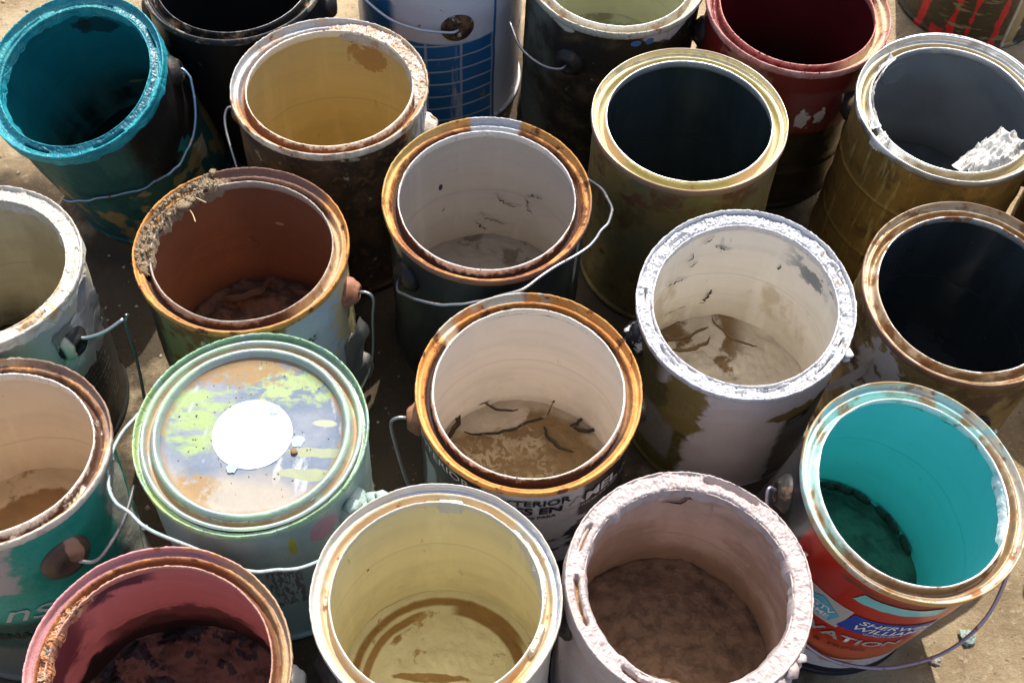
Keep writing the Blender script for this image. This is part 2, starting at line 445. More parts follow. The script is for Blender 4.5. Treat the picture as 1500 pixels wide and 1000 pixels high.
# ------------------------------------------------------------------ shared looks
ORANGE, RUST, DKRUST, WIRE_C = (.52, .19, .035), (.22, .075, .02), (.035, .012, .006), (.30, .31, .33)
def wire_mat(n='wire', c=WIRE_C, rust=.0):
    return mat(n, c, [((.2, .09, .04), lambda k: k.blot(120, .62 - rust, .06), .8, 0)], rough=.38, metal=.85, var=.1)
WIRE = wire_mat()
def rust_rim(name, outer=ORANGE, slope=(.34, .12, .028), chan=DKRUST, lip=(.72, .68, .62), extra=(), lipw=.0715):
    return mat(name, slope, [
        (outer, lambda c: c.rb(.0800, .09, .0008, .003), .7),
        ((.62, .30, .08), lambda c: c.blot(70, .56, .08)*c.rb(.0765, .09, .001), .75),
        ((.13, .045, .016), lambda c: c.blot(95, .60, .05), .85),
        (chan, lambda c: c.rb(.0712, .0762, .0007, .002), .8),
        (lip, lambda c: c.rb(.0, lipw, .0005, .0022, 200), .6),
        ((.10, .04, .02), lambda c: c.blot(330, .66, .03)*c.rb(.069, .0722), .8), *extra],
        rough=.7, bump=BUMP_R, var=.22, vs=60)
def metal_rim(name, base=(.55, .53, .46), chan=(.35, .28, .15), lip=(.75, .75, .75), extra=(), metal=.8, rough=.34, rustamt=.63):
    return mat(name, base, [
        (chan, lambda c: c.rb(.0712, .0795, .0008, .002), .45, .5),
        (lip, lambda c: c.rb(0, .0713, .0005, .001), .35, .7),
        ((.24, .11, .04), lambda c: c.blot(80, rustamt, .05), .8, 0),
        ((.48, .40, .28), lambda c: c.blot(50, .60, .08)*.8, .8, 0), *extra],
        rough=rough, metal=metal, bump=[(lambda c: c.noise(200, 4), .0004)], var=.12)
def paint_rim(name, base, alt, pits=(.05, .03, .02), extra=(), pthr=.70):
    return mat(name, base, [(alt, lambda c: c.blot(60, .56, .07), .5), (pits, lambda c: c.blot(170, pthr, .025), .8), *extra],
        rough=.45, bump=[(lambda c: c.noise(85, 4, .55), .0011), (lambda c: c.ss(.02, .06, c.vor(70)), .0004)], var=.12, vs=40)
def plain_inner(name, base, low=None, lowz=.05, extra=(), rough=.5, var=.06, st=1.0):
    ls = []
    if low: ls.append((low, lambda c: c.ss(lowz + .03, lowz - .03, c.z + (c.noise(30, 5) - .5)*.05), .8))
    dk = tuple(v*.72 for v in base); lt = tuple(min(.9, v*1.12 + .015) for v in base); du = (base[0]*.55 + .10, base[1]*.55 + .075, base[2]*.55 + .045)
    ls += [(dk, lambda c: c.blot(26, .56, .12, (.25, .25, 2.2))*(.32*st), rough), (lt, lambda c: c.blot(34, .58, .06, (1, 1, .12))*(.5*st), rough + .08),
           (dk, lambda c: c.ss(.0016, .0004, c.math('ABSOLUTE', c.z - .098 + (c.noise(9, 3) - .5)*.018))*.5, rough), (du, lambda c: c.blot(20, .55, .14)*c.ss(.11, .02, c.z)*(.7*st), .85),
           (du, lambda c: c.blot(330, .70, .025)*.8, .9), (dk, lambda c: c.blot(90, .69, .02, (1, 1, .3))*.7, .8)]
    return mat(name, base, ls + list(extra), rough=rough, bump=[(lambda c: c.noise(60, 3), .0006), (lambda c: c.noise(40, 3, .5, 0, (1, 1, .15)), .0005)], var=var, vs=18)
def dirt_floor(name, a, b, thr=.5, scale=60, rough=.9, extra=()):
    return mat(name, a, [(b, lambda c: c.blot(scale, thr, .06), rough), *extra], rough=rough, bump=[(lambda c: c.noise(120, 7, .75), .004)], var=.2, vs=60)
def rough_h(amp, f=45, seed=0): return lambda x, y: amp*fb(x*f + seed, y*f, .7, 5)

FLAKE_DK = mat('dark_flake', (.05, .04, .03), rough=.8, var=.2)
EAR_RUST = mat('rusty_ear', (.17, .065, .03), [((.30, .14, .06), lambda c: c.blot(90, .55, .06), .8), ((.05, .025, .015), lambda c: c.blot(120, .6, .05), .8)], rough=.75, metal=.1, bump=BUMP_R)
EAR_DARK = mat('dark_ear', (.025, .024, .023), [((.12, .06, .03), lambda c: c.blot(90, .6, .06), .8)], rough=.5, metal=.3, bump=BUMP)

# ================================================================== the cans
# ---- teal can, leaning
c = Can('teal', PL['teal'], 'teal coated can leaning towards its dark inside, teal drips over a tan body', 1, .0014, .96)
c.body(mat('teal_body', (.26, .195, .085), [((.012, .10, .10), lambda c: c.drip(.085, .10, 22)*.93, .45), ((.012, .075, .08), lambda c: c.blot(26, .5, .03, (1, 1, .4)), .5),
     ((.015, .013, .012), lambda c: c.ang(75, 38, 6, .2)*c.zb(.095, .2, .002, .01), .4), ((.02, .25, .28), lambda c: c.drip(.172, .012, 30), .4)], rough=.5, bump=BUMP))
c.rim(paint_rim('teal_rim', (.012, .23, .29), (.02, .33, .38), extra=[((.008, .10, .14), lambda c: c.rb(.0715, .0762, .001, .003), .4), ((.06, .30, .32), lambda c: c.ang(200, 60, 20)*c.blot(50, .5, .1), .35)]), .0006)
c.crust(0, 360, c.rim_o.data.materials[0], amp=.0012, lift=-.0010, seed=3, slots=((20, 44, .0765, .0018), (60, 66, .078, .0015), (330, 350, .0765, .0016), (110, 128, .077, .0016), (160, 205, .0755, .0013), (215, 262, .076, .0013)))
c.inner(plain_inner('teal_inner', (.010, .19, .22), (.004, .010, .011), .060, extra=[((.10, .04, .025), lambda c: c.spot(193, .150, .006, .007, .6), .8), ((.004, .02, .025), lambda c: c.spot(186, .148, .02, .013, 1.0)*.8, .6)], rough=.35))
c.floor(mat('teal_floor', (.004, .006, .006), rough=.5))
c.ear(104, EAR_DARK, z=.155); c.ear(284, EAR_DARK, z=.155)
c.bail(104, 30, wire_mat('blue_wire', (.20, .34, .50)), z=.155, side=-1, kink=.03, k=1.02, a1=118)
c.sheet(18, 82, .062, .098, mat('torn_teal_label', (.025, .10, .09), [((.3, .24, .12), lambda c: c.blot(40, .55, .03), .6), ((.5, .45, .33), lambda c: c.ang(80, 6, 3), .6)], rough=.5),
        name='torn_label', fn=lambda u, v: (0, .004*fb(u*5, v*2, 1, 3)), peel=lambda u, v: .014*max(0, u - .35)**1.5*(.3 + v))

# ---- black can
c = Can('black', PL['black'], 'black can with a chipped grey rim between the teal can and the cream-lined can', 2)
c.body(mat('black_body', (.010, .010, .011), [((.10, .08, .05), lambda c: c.blot(60, .68, .03), .7)], rough=.42, bump=BUMP))
c.rim(metal_rim('black_rim', (.05, .05, .055), (.016, .016, .018), (.09, .09, .095), metal=.2, rough=.5, extra=[((.40, .34, .22), lambda c: c.blot(60, .60, .04)*c.rb(.080, .09), .6)]))
c.inner(mat('black_inner', (.02, .02, .022), rough=.3)); c.floor(mat('black_floor', (.005, .005, .005), rough=.6))
c.ear(95, EAR_DARK); c.ear(275, EAR_DARK)

# ---- cream-lined rusty can
c = Can('cream', PL['cream'], 'rusty brown can lined yellow cream with pinkish crust on the rim', 3)
c.body(mat('cream_body', (.105, .052, .022), [((.045, .024, .012), lambda c: c.blot(30, .52, .08), .8), ((.42, .35, .22), lambda c: c.blot(70, .665, .03), .7),
     ((.50, .41, .25), lambda c: c.ang(80, 24, 4, .25)*c.drip(.115, .05, 45), .6), ((.78, .76, .74), lambda c: c.ang(84, 13, 4, .2)*c.drip(.145, .03, 50), .5),
     ((.20, .09, .03), lambda c: c.blot(110, .6, .05)*.8, .85)], rough=.72, bump=BUMP_R))
c.rim(rust_rim('cream_rim', (.46, .38, .28), (.36, .20, .10), (.20, .075, .028), (.82, .74, .60), extra=[
     ((.40, .41, .43), lambda c: c.ang(222, 62, 6)*c.rb(.0752, .09, .001)*c.blot(30, .36, .08), .42, .5), ((.80, .70, .58), lambda c: c.ang(10, 70, 20)*c.rb(.080, .09)*c.blot(45, .5, .1), .6)]), .0005)
c.crust(78, 190, mat('pinkish_crust', (.50, .41, .32), [((.42, .27, .17), lambda c: c.blot(150, .56, .05), .9), ((.58, .54, .50), lambda c: c.blot(70, .55, .08), .7), ((.10, .06, .04), lambda c: c.blot(230, .66, .03), .9)], rough=.85, bump=BUMP_R),
        amp=.0032, lift=.0, seed=5, r0=.0690, r1=.0836, name='dried_paint_crust', dens=4, flat=-.0035, fine=.35)
c.inner(plain_inner('cream_inner', (.60, .475, .22), (.54, .40, .16), .07, extra=[((.36, .19, .06), lambda c: c.spot(162, .152, .018, .014, 1.1, 90)*.75, .8)]))
c.floor(mat('cream_floor', (.40, .27, .07), rough=.7))
c.ear(86, mat('painted_ear', (.62, .54, .45), [((.2, .1, .05), lambda c: c.blot(90, .6, .05), .8)], rough=.7, bump=BUMP_R), depth=1.3); c.ear(266, EAR_RUST)
c.wire([pol(.086, rad(86), .148), pol(.097, rad(87), .149), pol(.101, rad(88), .150)], mat('painted_wire', (.7, .68, .66), rough=.6), .0012)
c.wire([pol(.084, rad(266), .148), pol(.094, rad(266), .147), pol(.0945, rad(275), .138), pol(.091, rad(300), .12)], WIRE)
WHITE_PAINT = mat('white_paint', (.80, .80, .81), rough=.4, bump=BUMP, var=.05)
for dg, z1, wd in ((78, .118, .006), (84, .095, .007), (90, .112, .005)): c.drip_blob(dg, .182, z1, wd, WHITE_PAINT)

# ---- blue and white can
c = Can('blue', PL['blue'], 'white can printed with a blue grid, rust in its round ear', 4)
def bluebody():
    def grid(c):
        a = c.math('ARCTAN2', c.x, c.y*-1.0)
        zz = c.math('PINGPONG', c.z - a*.012 + a*a*.010, .0085); gz = c.ss(.0013, .0007, zz)
        aa = c.math('PINGPONG', a + .1, .21); ga = c.ss(.022, .010, aa)*.75
        return gz.mx(ga)
    area = lambda c: c.zb(-.1, .122, .0012)*c.ang(4, 39, .7)
    return mat('blue_body', (.76, .76, .79), [((.02, .17, .40), area, .35), ((.52, .58, .66), lambda c: area(c)*grid(c), .35),
        ((.56, .60, .66), lambda c: area(c)*c.blot(30, .60, .03, (1, 1, .1))*.9, .4), ((.02, .16, .38), lambda c: c.ang(44, 1.0, .3), .35),
        ((.02, .14, .30), lambda c: c.ang(-45, 16, 4)*c.zb(.07, .16, .003, .03), .4), ((.25, .22, .2), lambda c: c.blot(60, .68, .03), .7)], rough=.32, bump=BUMP, var=.06)
c.body(bluebody()); c.rim(metal_rim('blue_rim')); c.inner(mat('blue_inner', (.6, .6, .6))); c.floor(mat('blue_floor', (.5, .5, .5)))
c.ear(16, mat('rust_filled_ear', (.20, .10, .04), [((.045, .02, .01), lambda c: c.blot(60, .48, .06), .8), ((.55, .5, .42), lambda c: c.blot(70, .62, .04), .6)], rough=.8, bump=BUMP_R), z=.142, depth=.5, big=1.1)
c.ear(196, EAR_RUST, z=.142)
c.wire([pol(.0845, rad(16), .142), pol(.0875, rad(10), .143), pol(.088, rad(-10), .146), pol(.090, rad(-30), .152), pol(.093, rad(-55), .165), pol(.094, rad(-80), .178)], mat('pale_wire', (.62, .68, .74), rough=.4, metal=.3))

# ---- pale green lined dark can
c = Can('pale', PL['pale'], 'dark speckled can lined pale grey green, white paint run below its rim', 5)
c.body(mat('pale_body', (.030, .024, .015), [((.085, .060, .030), lambda c: c.blot(45, .55, .1), .8), ((.012, .010, .008), lambda c: c.blot(20, .5, .1), .7),
     ((.62, .60, .56), lambda c: c.ang(38, 20, 5, .15)*c.drip(.172, .018, 26), .5), ((.60, .57, .5), lambda c: c.ang(-36, 7, 2, .1)*c.drip(.178, .014, 40), .5),
     ((.05, .22, .50), lambda c: c.spot(14, .174, .005, .0035, .4), .5), ((.05, .22, .50), lambda c: c.spot(23, .174, .004, .0035, .4), .5),
     ((.12, .30, .52), lambda c: c.ang(45, 14, 4)*c.zb(.165, .19)*c.blot(80, .6, .04), .5), ((.3, .28, .22), lambda c: c.blot(150, .70, .02), .8), ((.14, .17, .13), lambda c: c.ang(-62, 16, 8)*c.blot(18, .45, .1)*.8, .6)], rough=.55, metal=.2, bump=BUMP_R))
c.rim(paint_rim('pale_rim', (.52, .49, .40), (.44, .41, .32), extra=[((.26, .12, .05), lambda c: c.blot(55, .60, .03), .8), ((.84, .83, .78), lambda c: c.rb(0, .0714, .0005), .4), ((.46, .40, .30), lambda c: c.rb(.0716, .0758, .001, .002)*.7, .7)]), .0004)
c.inner(plain_inner('pale_inner', (.56, .56, .40), None, rough=.45)); c.floor(mat('pale_floor', (.54, .54, .38), [((.30, .28, .17), lambda c: c.blot(30, .56, .06), .8)], rough=.5), hf=rough_h(.002, 30), z=.06)
for p, L, rot in (((.005, -.052, .061), .035, 20), ((.028, -.060, .061), .03, -12), ((.046, -.060, .061), .022, -25)): c.flake(p, L, .0028, rot, FLAKE_DK)
c.ear(-28, EAR_DARK, z=.140); c.ear(152, EAR_DARK, z=.140)
c.wire([pol(.084, rad(-28), .140), pol(.092, rad(-31), .137), pol(.096, rad(-42), .134), pol(.098, rad(-58), .134), pol(.099, rad(-74), .142)], WIRE)

# ---- dark red can
c = Can('red', PL['red'], 'dark red lined can with pink worn rim and red paint ending raggedly on its body', 6)
c.body(mat('red_body', (.030, .024, .012), [((.17, .016, .014), lambda c: c.zb(.108, .3, .0008, .018, 40), .38), ((.20, .075, .065), lambda c: c.ang(20, 22, 5)*c.zb(.112, .16, .003, .02)*c.blot(18, .42, .1)*.6, .4), ((.34, .18, .15), lambda c: c.ang(-40, 17, 4, .2)*c.zb(.150, .186, .002, .02)*c.blot(60, .45, .04), .5),
     ((.62, .55, .52), lambda c: c.spot(8, .127, .0065, .011, 1.1, 120), .6), ((.60, .52, .49), lambda c: c.spot(20, .129, .005, .010, 1.2, 130), .6), ((.55, .45, .42), lambda c: c.zb(.11, .14)*c.ang(5, 40)*c.blot(110, .685, .02), .6), ((.10, .07, .03), lambda c: c.blot(40, .6, .1)*c.zb(0, .1), .5, .5)], rough=.4, bump=BUMP), beads=(.052,))
c.rim(paint_rim('red_rim', (.46, .19, .16), (.56, .32, .27), extra=[((.15, .016, .014), lambda c: c.rb(.0714, .0795, .0008, .002), .4), ((.55, .40, .26), lambda c: c.ang(80, 50, 15)*c.rb(.0715, .082)*c.blot(40, .38, .1), .7), ((.50, .18, .15), lambda c: c.rb(0, .0714, .0004), .4), ((.16, .02, .02), lambda c: c.blot(130, .66, .03), .5)]), .0004)
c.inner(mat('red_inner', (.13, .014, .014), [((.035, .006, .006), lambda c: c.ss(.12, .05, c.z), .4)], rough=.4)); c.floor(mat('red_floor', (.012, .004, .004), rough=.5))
c.ear(-92, EAR_DARK); c.ear(88, EAR_DARK)

# ---- grey lined gold can
GOLD = [((.17, .11, .04), lambda c: c.blot(30, .56, .1), .55, .4), ((.17, .075, .03), lambda c: c.blot(75, .64, .05), .8, 0)]
c = Can('grey', PL['grey'], 'gold metal can lined dark blue grey with clots of white paint at the mouth', 7, .0005)
c.body(mat('gold_body', (.42, .275, .085), GOLD + [((.55, .42, .17), lambda c: c.blot(200, .60, .05, (1, 1, .08)), .4, .5)], rough=.38, metal=.6, bump=BUMP), beads=(.055, .125))
c.rim(metal_rim('grey_rim', (.50, .52, .54), (.36, .31, .20), (.72, .74, .76), rustamt=.70, extra=[((.75, .75, .73), lambda c: c.ang(-60, 25, 6)*c.blot(40, .45, .08), .5, 0)]))
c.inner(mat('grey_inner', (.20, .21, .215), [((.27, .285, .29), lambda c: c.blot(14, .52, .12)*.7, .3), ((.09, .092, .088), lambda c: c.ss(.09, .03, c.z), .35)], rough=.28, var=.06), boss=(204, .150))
c.floor(mat('grey_floor', (.10, .105, .10), [((.15, .155, .15), lambda c: c.blot(20, .5, .1), .3)], rough=.3), z=.05)
CLOT = mat('white_clot', (.58, .57, .54), [((.45, .43, .40), lambda c: c.blot(90, .6, .08), .6)], rough=.45, bump=BUMP_R, var=.08)
def clot(can, d0, d1, zlow, m, seed, thick=.006, name='paint_clot', zt=-.003, rr=.0688):
    """paint skin hanging from the lip down into the can"""
    nu, nv = 44, 22; vs = []; fs = []
    for i in range(nu + 1):
        u = i/nu; th = rad(d0 + (d1 - d0)*u); dp = zlow*(math.sin(pi*u)**.5)*(.75 + .5*fb(u*5 + seed, 1, 2, 4))
        for j in range(nv + 1):
            v = j/nv; z = HC + zt - dp*v
            h = thick*(sin(pi*u)**.4)*(sin(pi*min(1, v*.9 + .1)))*(.5 + .9*abs(fb(u*7 + seed, v*5, 3, 4)))
            r = rr + (.0085*min(1, v*2.2) if zlow > .02 else 0) - h
            vs.append(pol(r, th, z + .002*fb(u*9, v*7 + seed, 5, 3)))
    for i in range(nu):
        for j in range(nv): q = i*(nv+1) + j; fs.append((q, q + nv + 1, q + nv + 2, q + 1))
    return mesh_obj(name, vs, fs, m, can.e)
clot(c, 218, 292, .045, CLOT, 3, .007)
c.crust(296, 306, CLOT, amp=.004, lift=.0003, seed=2, r0=.068, name='paint_clot', dens=6)
# crumpled clot lying against the front right wall
def crumple(can, x0, y0, z0, rx, ry, hgt, m, seed, name='crumpled_paint_skin', rot=0):
    n = 46; vs = []; fs = []; a = rad(rot)
    for i in range(n + 1):
        for j in range(n + 1):
            u, v = i/n*2 - 1, j/n*2 - 1; e = hypot(u, v) + .55*fb(u*2.2 + seed, v*2.2, 1, 4)
            h = max(-.2, 1 - e**2)*hgt*(.45 + .7*abs(fb(u*1.9 + seed, v*1.9, 4, 2)) + .12*fb(u*6, v*6 + seed, 4, 2)) - .002
            x, y = u*rx, v*ry
            vs.append((x0 + x*cos(a) - y*sin(a), y0 + x*sin(a) + y*cos(a), z0 + h))
    for i in range(n):
        for j in range(n): q = i*(n+1) + j; fs.append((q, q + n + 1, q + n + 2, q + 1))
    return mesh_obj(name, vs, fs, m, can.e)
crumple(c, .036, -.036, HC - .020, .034, .017, .017, CLOT, 9, rot=42)
c.ear(66, EAR_DARK); c.ear(246, EAR_DARK)
c.bail(66, -9, WIRE, side=1, k=1.2, q=.9)

# ---- dark green lined gold can
c = Can('green', PL['green'], 'gold can lined blackish green with a clean pale gold rim and rust specks', 8, .0005)
c.body(mat('green_body', (.38, .30, .12), GOLD + [((.16, .07, .025), lambda c: c.blot(40, .55, .05)*c.zb(.11, .2, .02), .8, 0), ((.30, .28, .14), lambda c: c.blot(22, .55, .08), .5, .6)], rough=.42, metal=.5, bump=BUMP))
c.rim(metal_rim('green_rim', (.62, .56, .40), (.42, .38, .20), (.78, .80, .80), rustamt=.70, extra=[((.62, .46, .28), lambda c: (c.ang(-75, 25, 8) + c.ang(60, 32, 8))*c.rb(.0712, .0762, .0007), .7, 0), ((.30, .14, .07), lambda c: c.rb(.0832, .09, .0004)*.8, .7, 0)]))
DARKIN = [((.06, .078, .082), lambda c: c.blot(14, .52, .10, (1, 1, .2))*.7, .2), ((.05, .055, .04), lambda c: c.ss(.0016, .0006, c.math('ABSOLUTE', c.z - .085 + (c.noise(8, 2) - .5)*.012))*.7, .4), ((.10, .10, .09), lambda c: c.blot(240, .72, .02)*.7, .8)]
c.inner(mat('green_inner', (.034, .046, .042), DARKIN, rough=.2)); c.floor(mat('green_floor', (.028, .030, .016), [((.05, .045, .02), lambda c: c.blot(24, .55, .05), .3)], rough=.2), hf=rough_h(.0015, 20))
c.ear(172, EAR_DARK); c.ear(-8 + 360, mat('gold_ear', (.2, .14, .05), rough=.5, metal=.7), z=.06, depth=.4)

# ---- right-hand dark lined can
c = Can('rdark', PL['rdark'], 'rust flecked gold can lined black with white paint run down its front', 9, .0007)
c.body(mat('rdark_body', (.36, .27, .11), GOLD + [((.13, .075, .03), lambda c: c.blot(26, .54, .05), .85, 0), ((.60, .57, .53), lambda c: c.ang(-52, 13, 3, .25)*c.zb(.06, .18, .004, .03), .5, 0),
     ((.60, .57, .53), lambda c: c.ang(-24, 24, 3, .2)*c.zb(.098, .124, .003, .022, 30), .5, 0)], rough=.5, metal=.35, bump=BUMP_R))
c.rim(metal_rim('rdark_rim', (.44, .36, .24), (.26, .18, .09), (.72, .73, .74), rustamt=.54, metal=.45, extra=[((.56, .46, .34), lambda c: c.ang(-70, 40, 10)*c.blot(60, .48, .08), .7, 0), ((.17, .075, .04), lambda c: c.rb(.0828, .09, .0005)*.85, .8, 0)]))
c.inner(mat('rdark_inner', (.032, .040, .042), DARKIN, rough=.2)); c.floor(mat('rdark_floor', (.02, .022, .022), [((.04, .04, .036), lambda c: c.blot(24, .55, .05), .3)], rough=.25))
c.ear(10, EAR_DARK, z=.115, depth=1.2, big=1.15); c.ear(190, EAR_DARK, z=.148)
c.wire([pol(.087, rad(13), .118), pol(.092, rad(17), .121), pol(.094, rad(19), .126)], mat('white_tip', (.8, .8, .8), rough=.4), .0018)

# ---- white can
c = Can('white', PL['white'], 'thick cracked white paint around its rim, grey paint over an olive label', 10)
ROWS = lambda c, f, thr: c.ss(.30, .5, c.math('PINGPONG', c.z*f, .5))*c.blot(420, thr, .04, (1, 1, .35))
c.body(mat('white_body', (.12, .10, .028), [
     ((.30, .28, .20), lambda c: ROWS(c, 210, .52)*c.ang(-40, 26)*c.zb(.02, .16), .5), ((.24, .225, .20), lambda c: c.ang(-52, 17, 1)*c.zb(.03, .105, .0006), .5), ((.40, .38, .34), lambda c: ROWS(c, 230, .5)*c.ang(-52, 15, 1)*c.zb(.035, .10), .5),
     ((.17, .155, .14), lambda c: c.ang(50, 24, 2)*c.zb(.0, .118, .001), .5), ((.30, .27, .24), lambda c: ROWS(c, 190, .5)*c.ang(52, 20, 1)*c.zb(.01, .112), .5),
     ((.64, .60, .595), lambda c: c.ang(0, 27, 2.5, .10), .42), ((.64, .60, .595), lambda c: c.drip(.150, .03, 26)*c.ang(20, 70, 6), .42), ((.64, .60, .595), lambda c: c.ang(84, 20, 4, .2), .45), ((.22, .155, .05), lambda c: c.spot(31, .140, .020, .011, .45, 70), .5), ((.64, .60, .595), lambda c: c.ang(33, 14, 3)*c.drip(.146, .012, 90), .42), ((.24, .19, .06), lambda c: c.ang(-34, 12, 2, .08)*c.zb(.095, .185, .002, .02), .45), ((.42, .36, .2), lambda c: ROWS(c, 260, .5)*c.ang(-34, 8, 1)*c.zb(.115, .150), .5)], rough=.45, bump=BUMP, var=.08))
WHITE_RIM = paint_rim('white_rim', (.56, .56, .58), (.62, .62, .63), (.35, .27, .2), extra=[((.32, .24, .16), lambda c: c.blot(90, .655, .02)*c.rb(.070, .079), .8), ((.44, .47, .55), lambda c: c.blot(40, .62, .06), .5)], pthr=.73)
c.rim(WHITE_RIM, .0006)
c.crust(0, 360, WHITE_RIM, amp=.0034, lift=-.0004, seed=11, dens=4, r0=.0708, r1=.0826, ragged=.5, flat=-.0034, fine=.25, slots=((40, 58, .0770, .0016), (62, 70, .0775, .0014), (352, 359, .0765, .0014), (4, 24, .0745, .0010), (100, 120, .0775, .0014), (215, 230, .0765, .0012), (262, 275, .077, .0013), (300, 318, .0755, .0011)))
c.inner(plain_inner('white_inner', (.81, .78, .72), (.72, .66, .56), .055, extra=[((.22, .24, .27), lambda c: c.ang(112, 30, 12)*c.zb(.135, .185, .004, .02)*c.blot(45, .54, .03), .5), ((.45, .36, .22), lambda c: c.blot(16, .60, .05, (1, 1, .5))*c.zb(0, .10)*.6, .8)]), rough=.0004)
c.floor(mat('white_floor', (.66, .58, .46), [((.22, .14, .065), lambda c: c.blot(22, .56, .03)*c.ss(.035, .01, c.x), .9)], rough=.7, bump=BUMP_R), z=.02, hf=rough_h(.005, 26, 4))
for dg, z, L, W, rot in ((196, .155, .014, .0020, 52), (186, .14, .017, .0026, -22), (206, .135, .012, .0018, 65), (203, .122, .011, .0020, 25), (214, .105, .026, .0022, -12), (150, .128, .008, .0014, 70), (188, .06, .022, .003, 75)):
    c.wflake(dg, z, L, W, rot, FLAKE_DK, .0016)
for p, L, W, rot in (((-.03, .052, .024), .05, .0030, 14), ((-.020, .042, .024), .036, .0035, 20), ((.012, .056, .023), .05, .0022, -38), ((-.048, .036, .025), .03, .003, 60)):
    c.flake(p, L, W, rot, mat('brown_flake', (.22, .14, .07), rough=.85), 1.2)
c.ear(-80, mat('black_ear_white_spots', (.016, .015, .015), [((.74, .74, .76), lambda c: c.blot(75, .58, .03), .5)], rough=.4, bump=BUMP), depth=1.2, z=.15); 
c.ear(100, EAR_DARK)
c.wire([pol(.088, rad(-80), .150), pol(.0945, rad(-78), .143), pol(.093, rad(-72), .128), pol(.096, rad(-70), .118), pol(.092, rad(-66), .10), pol(.0905, rad(-62), .06), pol(.089, rad(-60), .03)], mat('painted_wire_grey', (.55, .53, .52), rough=.5), .0014)
c.sheet(58, 80, .120, .142, mat('stiff_paint_web', (.55, .48, .48), rough=.5, bump=BUMP), name='paint_web', peel=lambda u, v: .0005 + .030*u**1.3, fn=lambda u, v: (0, .004*(u - .5)*(v - .5)*4))
TAGM = mat('black_print', (.014, .014, .014), [((.36, .37, .34), lambda c: c.blot(230, .54, .05, (1, 1, .6))*c.zb(.1195, .1255, .0005), .5)], rough=.5)
c.sheet(31, 44, .118, .127, TAGM, name='small_black_label', off=.0007)
c.lumps([(62, .0852, -.004, .004), (60, .0858, -.007, .003)], WHITE_RIM, 'paint_blob')

# ---- mid grey lined can
c = Can('mid', PL['mid'], 'dark can lined cracked grey, orange rust rim, wire handle slung across its front', 11)
c.body(mat('mid_body', (.018, .022, .022), [((.05, .055, .05), lambda c: c.blot(18, .55, .1, (1, 1, .3)), .5), ((.36, .34, .2), lambda c: c.ang(-68, 12, 4)*c.drip(.165, .02, 60), .5), ((.4, .4, .36), lambda c: c.ang(68, 2.0, 1)*c.zb(.12, .175, .004), .4)], rough=.4, bump=BUMP))
SILVER_PATCH = lambda a, h: ((.42, .44, .47), lambda c: c.ang(a, h, 1.5)*c.rb(.0712, .09), .45, .6)
c.rim(rust_rim('mid_rim', (.50, .24, .05), (.30, .11, .03), (.05, .02, .012), (.74, .70, .66), extra=[SILVER_PATCH(178, 15), ((.55, .36, .12), lambda c: c.ang(250, 45, 12)*c.rb(.079, .09)*c.blot(40, .42, .1), .7), ((.30, .13, .10), lambda c: c.ang(20, 75, 10)*c.rb(.0825, .09, .0005)*.8, .7)]), .0003)
c.inner(plain_inner('mid_inner', (.50, .46, .42), (.43, .37, .30), .05, extra=[((.02, .015, .05), lambda c: c.spot(213, .112, .002, .004, .3), .5)]))
c.floor(mat('mid_floor', (.36, .31, .25), [((.20, .16, .11), lambda c: c.blot(34, .57, .03), .9)], rough=.7), z=.03, hf=rough_h(.003, 26))
for dg, z, L, W, rot in ((172, .085, .022, .0014, -38), (165, .08, .018, .0016, 10), (154, .088, .025, .0014, -70), (178, .055, .035, .0014, -12), (186, .045, .02, .0012, -50), (212, .082, .006, .002, 55), (150, .105, .022, .0012, 20)):
    c.wflake(dg, z, L, W, rot, FLAKE_DK, .0015)
c.ear(-50, EAR_DARK, z=.146); c.ear(130, EAR_DARK, z=.146)
c.bail(-50, -27, WIRE, z=.146, side=1, Rb=.097, k=1.03, kink=.05)

# ---- brown rusted can with dirt crust
c = Can('brown', PL['brown'], 'can rusted brown inside with sandy dirt crusted along its orange rim', 12)
c.body(mat('brown_body', (.24, .21, .075), [((.20, .085, .02), lambda c: c.blot(40, .52, .06)*c.ang(-35, 30, 8), .7), ((.46, .55, .58), lambda c: c.ang(56, 24, 2.0, .10), .4), ((.06, .20, .36), lambda c: c.ang(55, 22, 3)*c.zb(.06, .12, .01)*c.blot(90, .58, .06)*.7, .5),
     ((.03, .03, .035), lambda c: c.ang(40, 9, 3)*c.zb(.142, .150, .001, .006)*c.blot(260, .47, .04), .5), ((.60, .52, .30), lambda c: c.ang(80, 10, 4, .3)*c.drip(.10, .08, 60), .5), ((.50, .46, .30), lambda c: c.spot(-14, .155, .003, .014, .6), .5), ((.03, .025, .02), lambda c: c.ang(-78, 30, 8), .5)], rough=.45, bump=BUMP))
c.rim(rust_rim('brown_rim', (.55, .24, .06), (.42, .20, .07), (.07, .03, .018), (.42, .36, .30), extra=[((.22, .12, .09), lambda c: c.ang(170, 36, 8)*c.rb(.076, .09), .6, .3), ((.50, .36, .22), lambda c: c.ang(80, 40, 10)*c.rb(.0715, .079)*c.blot(60, .4, .1), .85)]), .0004)
DIRT = mat('crusted_dirt', (.38, .28, .18), [((.46, .36, .24), lambda c: c.blot(120, .52, .06), .95), ((.10, .065, .04), lambda c: c.blot(190, .60, .03), .95)], rough=.95, bump=[(lambda c: c.noise(260, 7, .8), .004)], var=.2, spec=.2)
c.crust(196, 292, DIRT, amp=.0050, lift=.0008, seed=21, r0=.0672, r1=.0836, name='dirt_crust', dens=5, ragged=1.3, pits=.2, flat=-.003, fine=.28)
random.seed(4)
